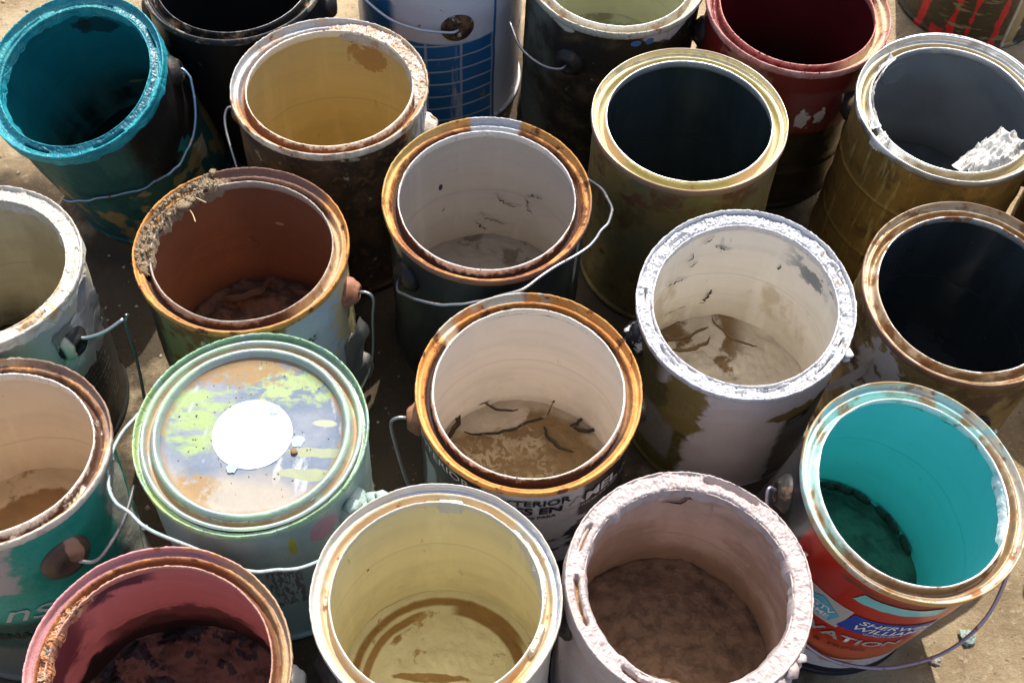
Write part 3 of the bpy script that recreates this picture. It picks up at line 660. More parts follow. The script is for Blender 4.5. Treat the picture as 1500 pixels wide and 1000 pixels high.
c.lumps([(random.uniform(205, 285), random.uniform(.068, .0815), random.uniform(-.002, .001), random.uniform(.0006, .0016)) for _ in range(70)] + [(232, .0672, -.003, .006), (227, .068, -.003, .005), (205, .0825, .001, .003)], DIRT, 'dirt_clump')
STRAW = mat('straw', (.5, .38, .2), rough=.8)
c.wire([(-.052, .042, .186), (-.046, .036, .184), (-.042, .028, .183)], STRAW, .0005).name = 'straw'
c.wire([(-.045, .050, .187), (-.036, .046, .186)], STRAW, .0005).name = 'straw'
c.inner(plain_inner('brown_inner', (.34, .14, .06), (.15, .075, .042), .055, extra=[((.20, .085, .042), lambda c: c.ang(155, 40, 14)*.7, .85), ((.32, .15, .07), lambda c: c.blot(200, .68, .03), .9), ((.5, .28, .13), lambda c: c.spot(172, .125, .004, .002, .5), .9)], rough=.85, var=.16), rough=.0006)
c.floor(dirt_floor('brown_floor', (.26, .155, .095), (.14, .08, .05)), z=.045, hf=rough_h(.010, 30, 8))
for p, L, W, rot in (((-.02, .050, .054), .045, .006, 25), ((.03, .058, .050), .04, .004, -5)): c.flake(p, L, W, rot, mat('brown_peel', (.22, .12, .07), rough=.9), 1.5)
c.wflake(190, .10, .016, .0012, -55, STRAW, .002, name='straw')
c.ear(84, mat('pink_rust_ear', (.36, .17, .11), [((.2, .08, .04), lambda c: c.blot(60, .52, .08), .8)], rough=.75), depth=1.25, big=.85); c.ear(264, EAR_RUST)
c.wire([pol(.088, rad(84), .149), pol(.097, rad(84), .150), pol(.1025, rad(83), .145), pol(.102, rad(80), .125), pol(.1015, rad(77), .09), pol(.099, rad(72), .065), pol(.094, rad(60), .045), pol(.091, rad(45), .035)], WIRE)
c.sheet(70, 92, .02, .10, mat('curling_paper', (.22, .22, .20), [((.45, .43, .38), lambda c: c.ang(92, 4, 2), .6)], rough=.6), name='torn_label', fn=lambda u, v: (0, .01*fb(u*3, v*3, 2, 3)), peel=lambda u, v: .012*u*u*(.4 + .6*sin(v*5 + 1)**2))

# ---- left white can with torn label
c = Can('lwhite', PL['lwhite'], 'cream painted can with a torn black label peeling below its black ear', 13)
c.body(mat('lwhite_body', (.52, .475, .36), [((.50, .47, .44), lambda c: c.blot(22, .5, .08, (1, 1, .3)), .45), ((.17, .135, .115), lambda c: c.ang(30, 24, 3)*c.zb(.02, .128, .002, .05, 30)*c.blot(34, .50, .02, (1, 1, .10)), .5),
     ((.022, .022, .021), lambda c: c.ang(98, 48, 2, .05)*c.zb(.0, .115, .001, .02, 20), .5), ((.20, .20, .17), lambda c: ROWS(c, 170, .5)*c.ang(76, 17, 1)*c.zb(.03, .10), .5), ((.24, .25, .27), lambda c: c.ang(92, 11, 2, .1)*c.zb(.13, .18, .002, .01), .5)], rough=.45, bump=BUMP, var=.1))
LW_RIM = paint_rim('lwhite_rim', (.50, .46, .385), (.56, .53, .47), (.45, .28, .15), extra=[((.50, .30, .15), lambda c: c.ang(60, 25, 8)*c.blot(60, .57, .04), .8)], pthr=.72)
c.rim(LW_RIM, .0004); c.crust(0, 360, LW_RIM, amp=.0018, lift=-.0002, seed=31, ragged=.6, flat=-.0036, slots=((85, 110, .0785, .0016), (40, 60, .0765, .0012)))
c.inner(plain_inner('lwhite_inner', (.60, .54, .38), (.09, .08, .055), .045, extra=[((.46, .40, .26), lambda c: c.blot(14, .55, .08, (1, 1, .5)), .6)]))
c.floor(dirt_floor('lwhite_floor', (.035, .03, .02), (.10, .085, .055)), hf=rough_h(.006, 30, 2), z=.02)
c.ear(66, mat('black_ear_cream', (.018, .018, .018), [((.66, .61, .48), lambda c: c.ang(60, 2.2, .8), .5)], rough=.45, bump=BUMP), z=.140, depth=1.0, big=1.0); c.ear(246, EAR_DARK, z=.146)
c.wire([pol(.087, rad(68), .146), pol(.094, rad(70), .147), pol(.106, rad(74), .152), pol(.118, rad(79), .160)], wire_mat('bright_wire', (.62, .66, .72)), .0015)
PAPER = mat('torn_paper', (.42, .37, .345), [((.66, .64, .60), lambda c: c.blot(30, .56, .06), .6), ((.24, .20, .18), lambda c: c.blot(24, .55, .05), .6)], rough=.7, var=.1)
c.sheet(56, 94, .100, .163, PAPER, name='torn_label', fn=lambda u, v: (4*fb(u*2, v*5, 1, 3), .010*fb(u*5, v*2, 2, 3)), peel=lambda u, v: .0008 + .010*max(0, u - .55)*(.3 + v) + .003*max(0, v - .8)*5*abs(fb(u*4, 0, 1, 2)))
c.wire([pol(.120, rad(80), .163), pol(.1195, rad(81.5), .158), pol(.117, rad(80), .150), pol(.120, rad(78), .12), pol(.122, rad(75), .085), pol(.125, rad(70), .05)], WIRE)

# ---- centre can
c = Can('centre', PL['centre'], 'can with bright orange rust rim, white lining and black lettered enamel label', 14)
def lab(c):
    return [((.52, .51, .53), lambda c: c.ang(4, 27, 1.5, .06)*c.zb(.03, .181, .0008)*c.drip(.05, .02, 30), .4), ((.52, .51, .53), lambda c: c.ang(25, 12, 1, .05)*c.zb(.06, .120, .002, .02), .4),
            ((.014, .014, .015), lambda c: c.ang(14, 24, 2)*c.zb(.03, .112, .001, .02, 26)*c.blot(26, .52, .02, (1, 1, 2.4)), .4), ((.30, .36, .38), lambda c: c.ang(-62, 6, 2)*c.zb(.02, .14, .003, .02), .4), ((.3, .3, .3), lambda c: c.blot(120, .68, .03), .6)]
c.body(mat('centre_body', (.014, .014, .015), lab(0), rough=.32, bump=BUMP, var=.1))
BLK, WHT = mat('black_ink', (.012, .012, .012), rough=.45, var=.05), mat('white_ink', (.50, .50, .50), rough=.45, var=.2)
lb = c.body_o
c.text('INTERIOR', -50, .168, .0135, WHT, lb, rise=0)
c.text('EXTERIOR', 4, .1655, .0125, BLK, lb, bold=.0003)
c.text('GLOSS EN', -2, .1525, .0150, BLK, lb, bold=.0005, align='CENTER', sx=.95)
c.text('AMEL', 40, .1555, .0180, WHT, lb, bold=.0004)
c.text('ESMALTE BRILLANTE PARA', -7, .1415, .0058, BLK, lb, bold=.0002)
c.text('INTERIOR/EXTERIOR', 43, .1435, .0064, WHT, lb)
c.rim(rust_rim('centre_rim', (.66, .27, .055), (.55, .21, .045), (.040, .015, .009), (.78, .74, .66), extra=[((.74, .42, .14), lambda c: c.ang(0, 100, 20)*c.rb(.0795, .0826)*c.blot(30, .42, .12), .55), ((.60, .54, .42), lambda c: c.ang(200, 28, 3)*c.rb(.079, .09)*c.blot(30, .42, .06), .6), ((.62, .5, .36), lambda c: c.ang(232, 5, 2)*c.rb(.0715, .09), .6), ((.26, .13, .06), lambda c: c.ang(95, 25, 8)*c.rb(.0715, .0765), .9)], lipw=.0717), .0003)
c.inner(plain_inner('centre_inner', (.82, .755, .68), (.73, .63, .50), .030, extra=[((.03, .03, .04), lambda c: c.spot(204, .172, .004, .0016, .5), .6)]))
LAB = mat('centre_floor', (.27, .175, .075), [((.46, .355, .22), lambda c: c.ss(.42, .62, c.math('PINGPONG', c.noise(62, 3, .55, .8)*9.0, 1.0))*c.blot(28, .42, .1)*c.disc(-.020, .022, .050, .040, .35, 40, .15), .8), ((.60, .51, .39), lambda c: c.disc(-.050, .066, .05, .020, .5), .8), ((.52, .43, .31), lambda c: c.ss(.066, .078, c.r + (c.noise(90, 5) - .5)*.016), .85)],
     rough=.85, bump=[(lambda c: c.noise(62, 3, .55, .8), .002), (lambda c: c.noise(200, 6, .75), .0015)], var=.16, vs=80)
c.floor(LAB, z=.028, hf=rough_h(.002, 40, 3))
FLK = mat('curled_brown_flake', (.085, .055, .03), [((.45, .36, .25), lambda c: c.blot(70, .62, .04), .7)], rough=.8)
for p, L, W, rot, cu in (((-.006, .048, .030), .085, .0024, 22, 1.6), ((-.058, .046, .031), .034, .0045, 68, 1.4), ((-.022, .066, .031), .032, .002, -14, 1.2), ((-.040, .070, .033), .026, .003, 8, 1), ((.026, .038, .029), .036, .003, -44, 1), ((.052, .050, .030), .020, .0035, -4, 1.5), ((.046, .058, .030), .014, .003, 40, 1.5)):
    c.flake(p, L, W, rot, FLK, cu, .35)
c.ear(-84, mat('brown_ear', (.20, .085, .045), [((.36, .18, .09), lambda c: c.blot(50, .55, .08), .8)], rough=.7), depth=1.1, big=.9, z=.15); c.ear(96, EAR_DARK, z=.15)
c.wire([pol(.088, rad(-84), .151), pol(.0965, rad(-84), .153), pol(.1025, rad(-83), .148), pol(.101, rad(-80), .128), pol(.0975, rad(-74), .10), pol(.094, rad(-68), .075), pol(.091, rad(-60), .05)], WIRE, .0014)

# ---- lidded can
c = Can('lid', PL['lid'], 'mint painted can closed by a dusty lid with a round white sticker', 15)
c.body(mat('lid_body', (.34, .47, .43), [((.26, .37, .35), lambda c: c.blot(16, .5, .1, (1, 1, .25)), .4), ((.46, .58, .42), lambda c: c.drip(.178, .012, 30)*c.blot(30, .5, .05), .4), ((.40, .42, .05), lambda c: c.spot(26, .155, .003, .012, .4), .5), ((.48, .20, .28), lambda c: c.spot(44, .155, .013, .013, .8, 40)*.75, .5),
     ((.10, .075, .10), lambda c: c.ang(18, 9, 1)*c.zb(.065, .125, .001)*c.blot(300, .5, .03, (1, 1, .3))*.8, .5), ((.40, .50, .52), lambda c: c.ang(-45, 20, 8)*.6, .4)], rough=.35, bump=BUMP, var=.1))
MINT_RIM = paint_rim('mint_rim', (.27, .44, .26), (.31, .44, .39), (.10, .12, .06), extra=[((.40, .45, .46), lambda c: c.rb(0, .0800, .0006, .002)*c.blot(30, .42, .1), .4, .5), ((.36, .48, .19), lambda c: c.ang(-60, 60, 20)*c.blot(30, .52, .1), .4), ((.30, .22, .13), lambda c: c.rb(.0712, .0785, .001, .002)*c.blot(40, .42, .1), .9)], pthr=.71)
c.rim(MINT_RIM, .0005)
lidm = mat('lid_metal', (.125, .16, .22), [((.20, .225, .27), lambda c: c.blot(20, .52, .1), .62, 0), ((.36, .39, .44), lambda c: c.blot(60, .63, .04, (1, .3, 1)), .6, 0), ((.24, .33, .13), lambda c: c.disc(-.040, .012, .024, .028, .8, 70, .25)*c.ss(.34, .56, c.noise(120, 4, .6, 0, (.35, 1, 1))), .5), ((.25, .33, .15), lambda c: c.disc(.022, .044, .036, .017, 1.2, 70, .25)*c.ss(.40, .52, c.noise(150, 4, .6, .4, (.5, 1, 1))), .5),
     ((.36, .32, .26), lambda c: c.disc(-.004, -.050, .052, .018, .7, 40, .5)*.85, .85), ((.27, .185, .10), lambda c: c.disc(-.022, .056, .042, .015, 1.1, 110, .3)*c.blot(160, .40, .1), .95), ((.27, .185, .10), lambda c: c.ss(.060, .0655, c.r + (c.noise(70, 5) - .5)*.008)*c.blot(40, .42, .08), .95), ((.27, .185, .10), lambda c: c.disc(-.034, -.046, .015, .013, 1.0, 120, .4)*c.blot(160, .40, .1), .95), ((.24, .27, .17), lambda c: c.disc(.048, -.012, .020, .004, .7, 60), .5), ((.24, .27, .17), lambda c: c.disc(.044, -.030, .020, .0045, .8, 60), .5), ((.30, .335, .24), lambda c: c.disc(.050, .012, .010, .0028, .5, 60), .5)],
     rough=.62, metal=.0, bump=[(lambda c: c.noise(220, 5, .7), .0003)], var=.12, spec=.25)
lp = [(0, -.0072), (.03, -.0072), (.058, -.0073), (.0625, -.0070), (.0650, -.0050), (.0662, -.0012), (.0672, .0002), (.0685, .0004), (.0698, -.0004), (.0708, -.0030), (.0722, -.0078), (.0734, -.0088), (.0744, -.0078), (.0752, -.0040), (.0762, -.0020), (.0776, -.0018), (.0788, -.0030)]
v, f = lathe([(r, z + HC) for r, z in lp], 200, lambda th, k, r, z: (r, z + .0003*fb(sin(th)*3, cos(th)*3, r*60, 3)))
lid = mesh_obj('lid', v, f, mat('lid_ring', (.30, .36, .36), [((.30, .44, .31), lambda c: c.rb(.066, .09)*c.blot(24, .48, .1), .45, 0), ((.36, .27, .17), lambda c: c.rb(.071, .0752, .0008, .002)*c.blot(30, .38, .1), .9, 0)], rough=.4, metal=.5, bump=BUMP), c.e)
lid.data.materials.append(lidm)
rs = [hypot(*v_.co[:2]) for v_ in lid.data.vertices]
for pl in lid.data.polygons:
    if max(rs[i] for i in pl.vertices) < .0655: pl.material_index = 1
def disc_mesh(name, r, z, m, parent, x=0, y=0, seg=64, rag=0):
    vs = [(x, y, z)] + [(x + r*(1 + rag*fb(cos(a)*2, sin(a)*2, r*99, 3))*cos(a), y + r*(1 + rag*fb(cos(a)*2, sin(a)*2, r*99, 3))*sin(a), z) for a in [2*pi*i/seg for i in range(seg)]]
    n = len(vs); vs += [(a, b, cc - .0006) for a, b, cc in vs]
    fs = [(0, 1 + i, 1 + (i+1) % seg) for i in range(seg)] + [(1 + i, 1 + (i+1) % seg, n + 1 + (i+1) % seg, n + 1 + i)[::-1] for i in range(seg)]
    return mesh_obj(name, vs, fs, m, parent, smooth=False)
disc_mesh('sticker', .0285, HC - .0066, mat('white_sticker', (.66, .66, .66), [((.62, .60, .56), lambda c: c.blot(90, .66, .04), .6)], rough=.55, var=.03), lid)
PALEB = mat('pale_blue_paint', (.22, .34, .40), rough=.4, bump=BUMP)
disc_mesh('paint_spot', .0042, HC - .0060, PALEB, lid, .013, .021, 24, .15)
disc_mesh('paint_spot', .0038, HC - .0060, PALEB, lid, -.010, -.0285, 24, .15)
disc_mesh('paint_spot', .0046, HC - .0067, PALEB, lid, .033, -.004, 24, .2)
c.lumps([(-22 + 90, .034, -.0062, .0026)], mat('brown_chip', (.22, .13, .07), rough=.9), 'grit')
random.seed(9)
c.lumps([(random.uniform(0, 360), random.uniform(.028, .064), -.0070, random.uniform(.0003, .0007)) for _ in range(70)], DIRT, 'grit')
GLOB = mat('mint_glob', (.38, .50, .46), [((.3, .3, .25), lambda c: c.blot(90, .62, .05), .6)], rough=.4, bump=BUMP_R)
c.ear(64, GLOB, z=.148, depth=1.2); c.ear(244, GLOB, z=.148)
c.lumps([(63, .086, -.038, .009), (68, .089, -.040, .007), (70, .094, -.036, .006), (72, .099, -.033, .005), (60, .086, -.028, .006)], GLOB, 'paint_glob', 5)
BW = mat('mint_wire', (.36, .42, .44), [((.30, .46, .43), lambda c: c.blot(50, .55, .06), .4)], rough=.4, metal=.2, bump=BUMP_R)
c.bail(64, -19, BW, z=.146, side=-1, Rb=.099, k=1.02, r=.0014, kink=.05, q=.80)
for fr, sz in ((.80, .0026), (.55, .0022), (.70, .0020)):
    p_ = c.path[int(fr*len(c.path))]; c.lumps([(math.degrees(atan2(p_.x, -p_.y)), hypot(p_.x, p_.y), p_.z - HC - .0012, sz)], GLOB, 'paint_glob', fr*10)

# ---- left green label can
c = Can('lgreen', PL['lgreen'], 'green labelled can lined tan with a big brown domed ear', 16)
c.body(mat('lgreen_body', (.012, .26, .185), [((.03, .33, .25), lambda c: c.blot(14, .52, .1, (1, 1, 2)), .35), ((.40, .355, .345), lambda c: c.ang(-2, 24, 2.5, .18)*c.zb(.128, .2, .0008, .04, 26), .5), ((.012, .055, .045), lambda c: c.zb(-.1, .088, .006, .006), .4), ((.10, .105, .09), lambda c: c.zb(-.1, .05, .004), .5), ((.45, .44, .38), lambda c: c.ang(92, 14, 4, .1), .5)], rough=.35, bump=BUMP, var=.08))
LT = mat('pale_script', (.42, .44, .40), rough=.5)
lb = c.body_o
c.text('ns', 17, .100, .030, LT, lb, shear=.35, sx=1.3); c.text('ENAMEL', 15, .068, .011, BLK, lb, bold=.0003, sx=1.2); c.text('NTY', 18, .052, .008, BLK, lb, sx=1.2)
c.rim(rust_rim('lgreen_rim', (.52, .40, .28), (.24, .13, .07), (.10, .045, .025), (.78, .72, .64), extra=[((.74, .66, .54), lambda c: c.ang(50, 45, 12)*c.rb(.0795, .09)*c.blot(40, .4, .1), .6), ((.75, .68, .58), lambda c: c.blot(70, .58, .04)*c.rb(.0712, .0775)*c.ang(60, 60), .7), ((.20, .12, .09), lambda c: c.ang(140, 40, 8)*c.rb(.0795, .09)*.8, .6)]), .0006)
c.inner(plain_inner('lgreen_inner', (.71, .61, .48), (.65, .53, .39), .06)); c.floor(mat('lgreen_floor', (.58, .44, .27), [((.28, .155, .06), lambda c: c.disc(.02, .03, .055, .03, .5, 40), .85), ((.25, .14, .055), lambda c: c.blot(24, .56, .04), .85)], rough=.7), z=.055, hf=rough_h(.003, 22, 5))
c.ear(46, mat('brown_dome_ear', (.10, .062, .042), [((.34, .19, .12), lambda c: c.spot(50, .15, .006, .012, .5), .6)], rough=.5, metal=.2, bump=BUMP), z=.142, big=1.3, depth=.8); c.ear(226, EAR_RUST)
c.wire([pol(.089, rad(49), .142), pol(.098, rad(53), .143), pol(.102, rad(58), .149), pol(.103, rad(70), .160), pol(.101, rad(84), .168)], wire_mat('dull_wire', (.3, .3, .3)), .0015)

# ---- pink-red can
c = Can('pink', PL['pink'], 'pink rimmed can lined dusty red with black tarry residue at the bottom', 17)
c.body(mat('pink_body', (.05, .05, .07), [((.5, .25, .25), lambda c: c.drip(.165, .02, 30), .5), ((.3, .3, .35), lambda c: c.blot(30, .6, .05), .5)], rough=.4, bump=BUMP))
PKR = rust_rim('pink_rim', (.62, .29, .27), (.30, .12, .045), (.16, .060, .025), (.56, .29, .22), extra=[((.60, .28, .28), lambda c: c.ang(-90, 75, 6)*c.rb(.0792, .09, .0008), .5), ((.36, .16, .17), lambda c: c.ang(-140, 60, 15)*c.rb(.0780, .0815, .0006), .6), ((.42, .30, .18), lambda c: c.ang(90, 65, 12)*c.rb(.0795, .09)*.9, .6, .3), ((.36, .24, .13), lambda c: c.ang(90, 60, 12)*c.rb(.0755, .079)*c.blot(40, .4, .1), .7)])
c.rim(PKR, .0005)
c.crust(225, 345, mat('flaking_rust', (.46, .20, .09), [((.55, .34, .22), lambda c: c.blot(100, .55, .05), .9), ((.10, .045, .025), lambda c: c.blot(120, .56, .04), .9), ((.16, .24, .22), lambda c: c.blot(90, .66, .02), .7)], rough=.9, bump=BUMP_R), r0=.0685, r1=.0768, amp=.0040, lift=-.0004, seed=41, name='rust_flakes', dens=6, ragged=.7, fine=.4)
c.inner(plain_inner('pink_inner', (.70, .30, .27), None, extra=[((.13, .055, .075), lambda c: c.ang(215, 16, 6)*c.zb(.148, .18, .003, .03)*c.blot(60, .46, .05), .6), ((.19, .06, .07), lambda c: c.ang(262, 24, 10)*c.blot(20, .48, .06), .6), ((.022, .014, .012), lambda c: c.ss(.082, .074, c.z + (c.noise(24, 5) - .5)*.05), .6), ((.10, .045, .038), lambda c: c.zb(.070, .092, .003, .05, 24)*c.ang(190, 40, 10)*.85, .7)], rough=.55, var=.08))
c.floor(mat('pink_floor', (.15, .085, .058), [((.008, .006, .006), lambda c: c.blot(34, .50, .02), .3), ((.10, .055, .035), lambda c: c.blot(60, .6, .05), .8)], rough=.6, bump=BUMP_R), z=.048, hf=lambda x, y: .006*fb(x*26, y*26, 1, 5) + .02*max(0, hypot(x, y)/.079 - .62))
c.ear(93, mat('grey_ear', (.14, .14, .15), rough=.45, metal=.5), depth=1.2, z=.155); c.ear(273, EAR_RUST)
c.wire([pol(.087, rad(92), .157), pol(.096, rad(92), .160), pol(.101, rad(90.5), .156), pol(.099, rad(88), .150), pol(.092, rad(87.5), .149)], wire_mat('loop_wire', (.6, .6, .58)), .0017)

# ---- cream-yellow can
c = Can('yellow', PL['yellow'], 'clean cream lined can with dusty tide lines on the bottom and a white rim', 18, .0004)
c.body(mat('yellow_body', (.60, .59, .58), [((.4, .36, .3), lambda c: c.blot(40, .62, .06), .6)], rough=.4, bump=BUMP))
YR = mat('yellow_rim', (.54, .51, .44), [((.55, .42, .26), lambda c: c.rb(.0712, .0785, .0008, .003)*c.blot(34, .44, .08), .8), ((.22, .10, .04), lambda c: c.blot(48, .63, .03)*c.rb(.0712, .079, .001), .85), ((.60, .58, .50), lambda c: c.rb(0, .0716, .0005, .0016), .4), ((.46, .48, .52), lambda c: c.ang(140, 62, 8)*c.rb(.0785, .0822, .0005), .3, .7), ((.55, .30, .10), lambda c: c.ang(30, 24, 10)*c.rb(.0712, .081)*c.blot(40, .48, .08), .8), ((.05, .035, .02), lambda c: c.blot(150, .71, .02), .8)], rough=.4, bump=BUMP, var=.08)  # blue-grey band at back right: shade of the bead painted into the rim colour
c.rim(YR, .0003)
CP = mat('cream_paint_skin', (.58, .55, .46), rough=.4, bump=BUMP_R)
c.crust(168, 184, CP, amp=.0018, lift=-.0012, seed=3, r0=.0690, r1=.0745, name='paint_skin', dens=6); c.crust(84, 140, CP, amp=.0022, lift=-.0012, seed=8, r0=.0688, r1=.0745, name='paint_skin', dens=5, ragged=1.0); c.crust(60, 80, CP, amp=.0022, lift=-.0014, seed=8, r0=.0690, r1=.0750, name='paint_skin', dens=5)
c.inner(plain_inner('yellow_inner', (.71, .655, .44), None, extra=[((.10, .05, .10), lambda c: c.spot(226, .098, .0012, .0016, .2), .6)], var=.04), boss=(181, .162))
def tide(c):
    rr = c.r + (c.noise(14, 3) - .5)*.012
    return rr
c.floor(mat('yellow_floor', (.70, .64, .43), [((.30, .175, .06), lambda c: c.ss(.0045, .0018, c.math('ABSOLUTE', c.r - .0700 + (c.noise(20, 4) - .5)*.004))*c.ang(200, 80, 10), .85), ((.33, .20, .075), lambda c: c.ss(.0040, .0022, c.math('ABSOLUTE', c.r - .0605 + (c.noise(16, 4) - .5)*.005))*c.ang(233, 36, 4), .85), ((.28, .165, .06), lambda c: c.ss(.0060, .0035, c.math('ABSOLUTE', c.r - .0640 + (c.noise(16, 4) - .5)*.004))*c.ang(130, 45, 5), .85), ((.33, .20, .08), lambda c: c.ss(.0028, .0012, c.math('ABSOLUTE', c.r - .052 + (c.noise(22, 4) - .5)*.012))*c.blot(20, .55, .04), .85),
     ((.34, .21, .085), lambda c: c.disc(-.008, .006, .028, .0035, .9, 40), .85), ((.40, .29, .13), lambda c: c.blot(45, .64, .03), .85)], rough=.6, bump=[(lambda c: c.noise(30, 4), .003), (lambda c: c.noise(160, 5), .001)], var=.07), z=.010, hf=lambda x, y: .0025*fb(x*28, y*28, 3, 4))
c.flake((-.006, -.020, .014), .012, .007, 30, mat('purple_petal', (.16, .03, .17), rough=.6), 1.6, name='petal')
c.ear(120, EAR_DARK); c.ear(300, EAR_DARK)

# ---- lilac-white can
c = Can('lilac', PL['lilac'], 'can smothered in pinkish white paint with a dirt filled bottom', 19)
LP = mat('pinkish_paint', (.50, .41, .40), [((.55, .48, .47), lambda c: c.blot(24, .52, .1), .5), ((.45, .35, .31), lambda c: c.blot(14, .60, .08, (1, 1, .3)), .6), ((.05, .05, .06), lambda c: c.blot(130, .735, .02), .8)], rough=.42, bump=BUMP_R, var=.06)
c.body(LP)
LR = mat('pinkish_rim', (.42, .345, .33), [((.47, .40, .385), lambda c: c.blot(40, .54, .08), .45), ((.30, .19, .11), lambda c: c.rb(.0716, .079)*c.ss(-.0055, -.0085, c.zt), .9), ((.12, .10, .10), lambda c: c.blot(190, .71, .02), .8), ((.62, .45, .30), lambda c: c.blot(60, .68, .03), .8)], rough=.4, bump=BUMP, var=.05)
c.rim(LR, .0005); c.crust(0, 360, LR, amp=.0022, lift=.0, seed=51, ragged=.8, r0=.0684, r1=.0850, dens=3.5, flat=-.0016, fine=.22, slots=((238, 256, .0770, .0019), (268, 297, .0762, .0020), (140, 172, .0795, .0022), (322, 346, .0765, .0018), (20, 28, .076, .0012)))
c.inner(plain_inner('lilac_inner', (.60, .47, .40), (.34, .22, .14), .060, extra=[((.36, .25, .19), lambda c: c.blot(14, .52, .1, (1, 1, 2))*.7, .8), ((.27, .17, .10), lambda c: c.ss(.094, .06, c.z + (c.noise(26, 5) - .5)*.05)*.7, .9)], rough=.65, var=.1), rough=.0012)
c.floor(dirt_floor('lilac_floor', (.32, .21, .13), (.23, .145, .09), .52, 90), z=.050, hf=lambda x, y: .004*fb(x*34, y*34, 5, 5) + .0015*fb(x*110, y*110, 2, 3))
c.wflake(176, .158, .040, .0030, 24, mat('twig', (.22, .12, .07), rough=.9), .003, .15, 'twig')
c.lumps([(50, .0845, -.005, .006), (54, .086, -.011, .0045), (46, .085, -.011, .0055), (57, .086, -.006, .004), (42, .0845, -.007, .005)], LR, 'paint_glob', 7)
for dg, z1, wd in ((44, .150, .012), (52, .158, .010), (20, .160, .012), (-30, .165, .014)): c.drip_blob(dg, .186, z1, wd, LR, thick=.0035)
c.ear(100, EAR_DARK); c.ear(280, EAR_DARK)

# ---- turquoise-lined can with red label
c = Can('turq', PL['turq'], 'can lined bright turquoise with a red lettered label and its wire handle hanging in front', 20, .0004)
LABZ = lambda c: c.z
c.body(mat('turq_body', (.40, .022, .012), [((.52, .11, .03), lambda c: c.zb(.040, .072, .012)*.8, .3), ((.56, .26, .15), lambda c: c.ang(46, 20, 6)*c.zb(.04, .185)*.75, .4), ((.10, .03, .02), lambda c: c.zb(.168, .1735, .001, .002)*c.ang(-5, 34, 4)*.8, .5), ((.60, .58, .60), lambda c: c.zb(-.1, .040, .0006), .35), ((.62, .22, .06), lambda c: c.spot(-4, .033, .014, .0035, .5), .4), ((.25, .25, .27), lambda c: ROWS(c, 420, .5)*c.zb(.022, .031)*c.ang(-22, 14, 2), .5), ((.014, .016, .022), lambda c: c.zb(-.1, .0155, .0005), .35), ((.05, .05, .055), lambda c: c.ang(186, 108, 2), .35, .5)], rough=.28, bump=[(lambda c: c.noise(60, 3), .0003)], var=.08))
lb = c.body_o
SILV = mat('silver_print', (.52, .51, .52), rough=.3, metal=.2, var=.05)
BLUEP = mat('blue_print', (.015, .06, .36), rough=.3, var=.05); CYAN = mat('cyan_print', (.08, .42, .60), rough=.35, var=.05); WI = mat('white_print', (.74, .74, .76), rough=.35, var=.03)
c.sheet(-54, -21, .098, .134, SILV, name='label', off=.0005, parent=lb)
c.sheet(-21, 28, .103, .131, BLUEP, name='label', off=.0006, parent=lb, fn=lambda u, v: (3*(v - .5)*(1 if u < .5 else -1), 0))
c.sheet(-26, 18, .1525, .166, mat('turquoise_strip', (.16, .50, .55), [((.30, .60, .60), lambda c: c.blot(30, .55, .05), .4)], rough=.4), name='paint_strip', off=.0008, parent=lb, fn=lambda u, v: (3*(v - .5), .002*fb(u*4, v, 1, 3)))
def house(c):
    pts = [(-.0145, -.011), (.0145, -.011), (.0175, .002), (.0, .0155), (-.0175, .002)]; vs = []; fs = []
    def at(x, y, off): th = rad(-37) + x/.081; return pol(c.wall_r(th, .115 + y) + off, th, .115 + y)
    n = len(pts); sub = []
    for i in range(n):
        a, b = pts[i], pts[(i+1) % n]
        for k in range(6): sub.append((a[0] + (b[0] - a[0])*k/6, a[1] + (b[1] - a[1])*k/6))
    vs = [at(0, 0, .0010)] + [at(x*s_, y*s_, .0010) for s_ in (.5, 1) for x, y in sub]; m_ = len(sub)
    fs = [(0, 1 + i, 1 + (i+1) % m_) for i in range(m_)] + [(1 + i, 1 + m_ + i, 1 + m_ + (i+1) % m_, 1 + (i+1) % m_) for i in range(m_)]
    return mesh_obj('house_emblem', vs, fs, CYAN, lb)
house(c)
c.text('HGTV', -37, .1170, .0096, WI, lb, off=.0014, bold=.0002); c.text('HOME', -37, .1085, .0086, WI, lb, off=.0014, bold=.0002)
c.text('SHERWIN', 4, .1232, .0112, WI, lb, off=.0012, bold=.00015, shear=.2, sx=1.1); c.text('WILLIAMS.', 4, .1128, .0112, WI, lb, off=.0012, bold=.00015, shear=.2, sx=1.1); c.text('QUALITY SINCE', 2, .1058, .0042, WI, lb, off=.0012)
c.text('OVATION', -13, .0850, .0165, mat('silver_letters', (.62, .61, .60), rough=.25, metal=.5, var=.04), lb, sx=1.2, bold=.0004)
DKR = mat('dark_red_print', (.14, .012, .012), rough=.4)
c.text('PAINT  &  PRIMER', -22, .0685, .0078, DKR, lb, sx=1.2)
c.text('EXTRA WHITE', -35, .0098, .0070, WI, lb, bold=.0003, off=.0008)
c.rim(metal_rim('turq_rim', (.56, .52, .44), (.30, .22, .13), (.74, .78, .74), rustamt=.58, metal=.55, extra=[((.34, .60, .58), lambda c: c.ang(-115, 62, 14)*c.blot(45, .47, .06), .45, 0), ((.36, .62, .60), lambda c: c.ang(175, 60, 14)*c.rb(.0715, .083)*c.blot(55, .52, .06), .45, 0), ((.42, .26, .10), lambda c: c.rb(.0828, .09, .0005)*c.blot(50, .46, .1), .7, 0), ((.80, .82, .80), lambda c: c.rb(0, .0716, .0005, .002)*c.blot(60, .45, .06), .5, 0)]))
